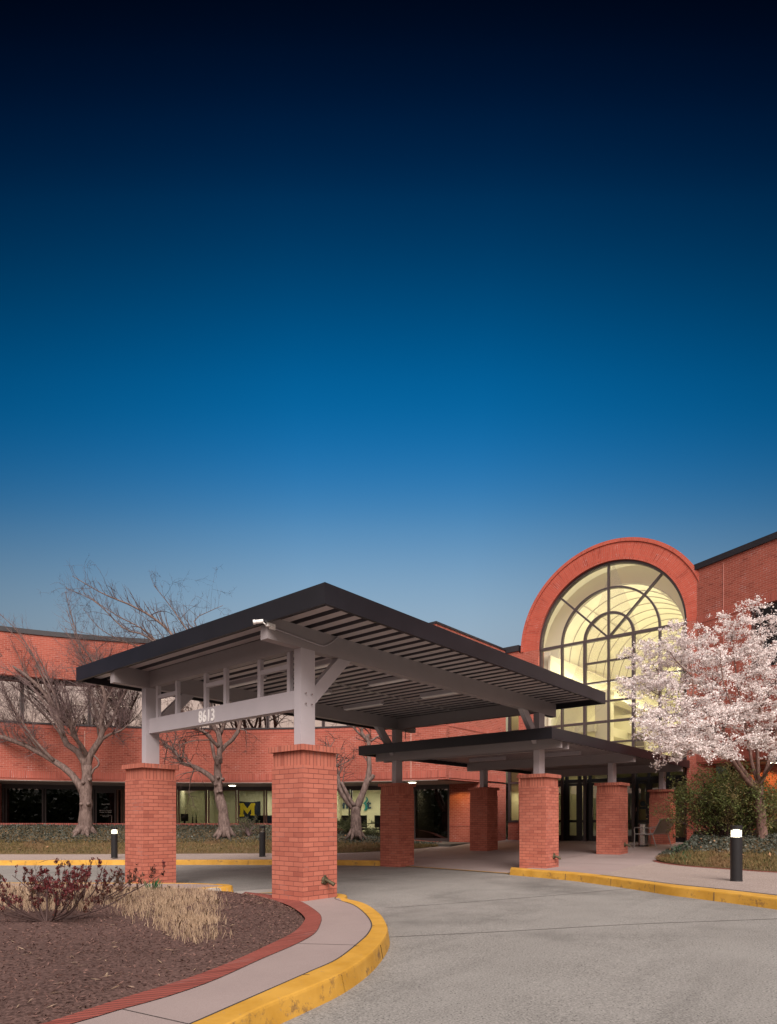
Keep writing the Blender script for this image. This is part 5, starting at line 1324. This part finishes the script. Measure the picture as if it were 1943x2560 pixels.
m = MB(); m.tube([(p.x,p.y,z+.04), (p.x,p.y,z+.74)], .17, 40); m.build('body', M['steel'], bn, smooth=False)
m = MB(); m.tube([(p.x,p.y,z), (p.x,p.y,z+.04)], .16, 32); m.build('base', M['black'], bn); m = MB(); m.tube([(p.x,p.y,z+.74), (p.x,p.y,z+.76), (p.x,p.y,z+.77)], [.175,.175,.15], 40); m.build('lid', M['black'], bn)
# the offices behind the ground-storey glass
def wall_pt(x, y, R): X, Y = arc_hit(x, R); return at(x, y, Y)
RW = GR+3.09
a, b2 = wall_pt(599, 2003, RW-.05), wall_pt(651, 2003, RW-.05); c = wall_pt(599, 2046, RW-.05); xd = (b2-a).normalized(); wdt = (b2-a).length; hgt = a.z-c.z
navy = plain('navy_cloth', (.012,.018,.04), .9); maize = plain('maize_cloth', (.60,.46,.02), .9)
nrm = xd.cross(Vector((0,0,1))).normalized(); nrm = nrm if nrm.dot(W(0,0)-W(0,1)) > 0 else -nrm
rows = []
for i in range(13):
    for_ = []
    for j in range(9):
        s_, t = i/12, j/8; sag = -.05*math.sin(math.pi*s_)*(1-t) + .03*math.sin(math.pi*s_)*t
        for_.append(a + xd*(s_*wdt) - Vector((0,0,t*hgt - sag)) + nrm*(.012*math.sin(s_*9+t*2)+.02))
    rows.append(for_)
m = MB(); m.grid(rows); fl = m.build('flag', navy, None, smooth=True); tag(fl, 'navy flag with a large yellow block letter M on the office wall', 'flag')
poly = [(0,0),(.30,0),(.30,.16),(.25,.16),(.25,.58),(.5,.18),(.75,.58),(.75,.16),(.70,.16),(.70,0),(1,0),(1,.16),(.95,.16),(.95,.84),(1,.84),(1,1),(.74,1),(.5,.60),(.26,1),(0,1),(0,.84),(.05,.84),(.05,.16),(0,.16)]
m = MB(); o_ = a + xd*(.0*wdt) - Vector((0,0,hgt*.90)) + nrm*.045
bm_pts = [o_ + xd*(.76*wdt*px_ - .0) + Vector((0,0,hgt*.78*py_)) for px_, py_ in poly]
import bmesh
def ngon_obj(name, pts, mat, parent, th=.006):
    bm = bmesh.new(); vs_ = [bm.verts.new(p) for p in pts]; f = bm.faces.new(vs_); bm.normal_update(); bmesh.ops.triangulate(bm, faces=[f])
    me = bpy.data.meshes.new(name); bm.to_mesh(me); bm.free(); me.materials.append(mat); o = bpy.data.objects.new(name, me); o.parent = parent; COL.objects.link(o)
    s2 = o.modifiers.new('thick', 'SOLIDIFY'); s2.thickness = th; return o
ngon_obj('block_letter', bm_pts, maize, fl)
# wall lettering
RN = GR+3.58; p0 = wall_pt(856, 2021, RN-.03); p1 = wall_pt(930, 2021, RN-.03); xd2 = (p1-p0).normalized(); w2 = (p1-p0).length
teal = plain('teal_letter', (.0,.20,.19), .6); blue = plain('deep_blue_letter', (.008,.045,.085), .6)
nm = text_mesh('ne', .60, p0+nrm*.02, xd2, (0,0,1), .03, blue, 'wall_lettering', None, sx=1.05, bold=.018); tag(nm, 'dark blue and teal word next on the cream wall behind the forked tree', 'lettering')
text_mesh('t', .60, p0+xd2*(w2*.825)+nrm*.02, xd2, (0,0,1), .03, blue, 'letter', nm, sx=1.05, bold=.018)
sw = [(.76,.78),(.80,.70),(.80,.58),(.76,.42),(.70,.31),(.68,.27),(.72,.22),(.76,.08),(.76,-.08),(.72,-.26),(.69,-.32),(.79,-.32),(.82,-.20),(.835,-.04),(.82,.12),(.775,.26),(.80,.33),(.84,.46),(.855,.60),(.83,.72),(.79,.80)]
ngon_obj('swoosh', [p0+xd2*(w2*(sx_*1.02-.0))+Vector((0,0,sz_*.62+.08))+nrm*.03 for sx_, sz_ in sw], teal, nm, .02)
def chair(x, yb, R, label, col, s=1.0, rz=0.):
    X, Y = arc_hit(x, R); p = W(X, Y, .36); r = empty('office_chair', p, label, 'chair', 'office chairs behind the ground-floor glass', rz)
    m = MB(); m.lathe(p, [(.03,.06),(.03,.45)], 12)
    for k in range(5): a = k*1.2566; m.tube([p+Vector((0,0,.09)), p+Vector((math.cos(a)*.3, math.sin(a)*.3, .04))], .018, 6)
    m.build('base', M['black'], r)
    m = MB(); m.obox(p+Vector((-.24,-.24,.45)), (.48,0,0), (0,.48,0), (0,0,.08)); m.build('seat', col, r, bevel=.03)
    m = MB(); m.obox(p+(W(-.24,-.25)-W(0,0))+Vector((0,0,.56)), (W(.48,0)-W(0,0)), (W(0,.06)-W(0,0)), (W(0,-.06)-W(0,0))+Vector((0,0,.55))); m.build('backrest', col, r, bevel=.04)
chb = plain('black_mesh', (.015,.015,.017), .8); chbl = plain('slate_blue_fabric', (.05,.08,.14), .9)
chair(905, 0, GR+.9, 'black office chair right of the forked trunk, under the teal letter', chb); chair(950, 0, GR+.9, 'black office chair half hidden by the far kerb pier', chb)
chair(868, 0, GR+1.0, 'black office chair behind the boxwood, left of the forked trunk', chb); chair(650, 0, GR+1.2, 'black office chair with curved back below the flag', chb); chair(634, 0, GR+.7, 'slate blue office chair in front of the flag wall', chbl)
chair(676, 0, GR+.8, 'slate blue office chair next to the big spout pier', chbl)
def desk(x0, x1, R, label):
    a, b3_ = wall_pt(x0, 2040, R), wall_pt(x1, 2040, R); a.z = b3_.z = .36; d = b3_-a; r = empty('desk', a, label, 'desk'); fwd = W(0,.6)-W(0,0)
    m = MB(); m.obox(a+Vector((0,0,.72)), d, fwd, (0,0,.03)); m.build('desk_top', M['black'], r); m = MB(); m.obox(a+d*.02, d*.03, fwd*.9, (0,0,.72)); m.build('side_panel', M['black'], r)
    m = MB(); m.obox(a+d*.95, d*.03, fwd*.9, (0,0,.72)); m.build('side_panel', M['black'], r); return a, d
desk(880, 952, GR+1.6, 'long black desk behind the chairs under the wall lettering')
a, d = desk(443, 500, GR+.7, 'black desk carrying the monitor and reed vases behind the left window')
mo = empty('monitor', a+d*.25+Vector((0,0,.75)), 'black computer monitor on the left office desk', 'monitor'); q = a+d*.1+Vector((0,0,.75))
m = MB(); m.obox(q+Vector((0,0,.10))+(W(0,.2)-W(0,0)), d*.32, (W(0,.03)-W(0,0)), (0,0,.34)); m.build('screen', M['black'], mo); m = MB(); m.obox(q+d*.12+(W(0,.2)-W(0,0)), d*.08, (W(0,.06)-W(0,0)), (0,0,.10)); m.build('stand', M['black'], mo)
for k, f in enumerate((.62, .78)):
    q = a+d*f+(W(0,.2)-W(0,0))+Vector((0,0,.75)); v_ = empty('vase', q, ('slim dark vase with one tall reed beside the monitor', 'slim dark vase of green sprigs near the window mullion')[k], 'vase')
    m = MB(); m.lathe(q, [(.03,0),(.035,.1),(.022,.26),(.026,.3)], 14); m.build('body', M['black'], v_, smooth=True); m = MB(); rr_ = random.Random(k)
    for _ in range(3 if k == 0 else 9): m.tube([q+Vector((0,0,.28)), q+Vector((rr_.uniform(-.08,.08), rr_.uniform(-.08,.08), .5+rr_.random()*.15))], .004, 4)
    m.build('sprigs', M['green_blade'], v_)
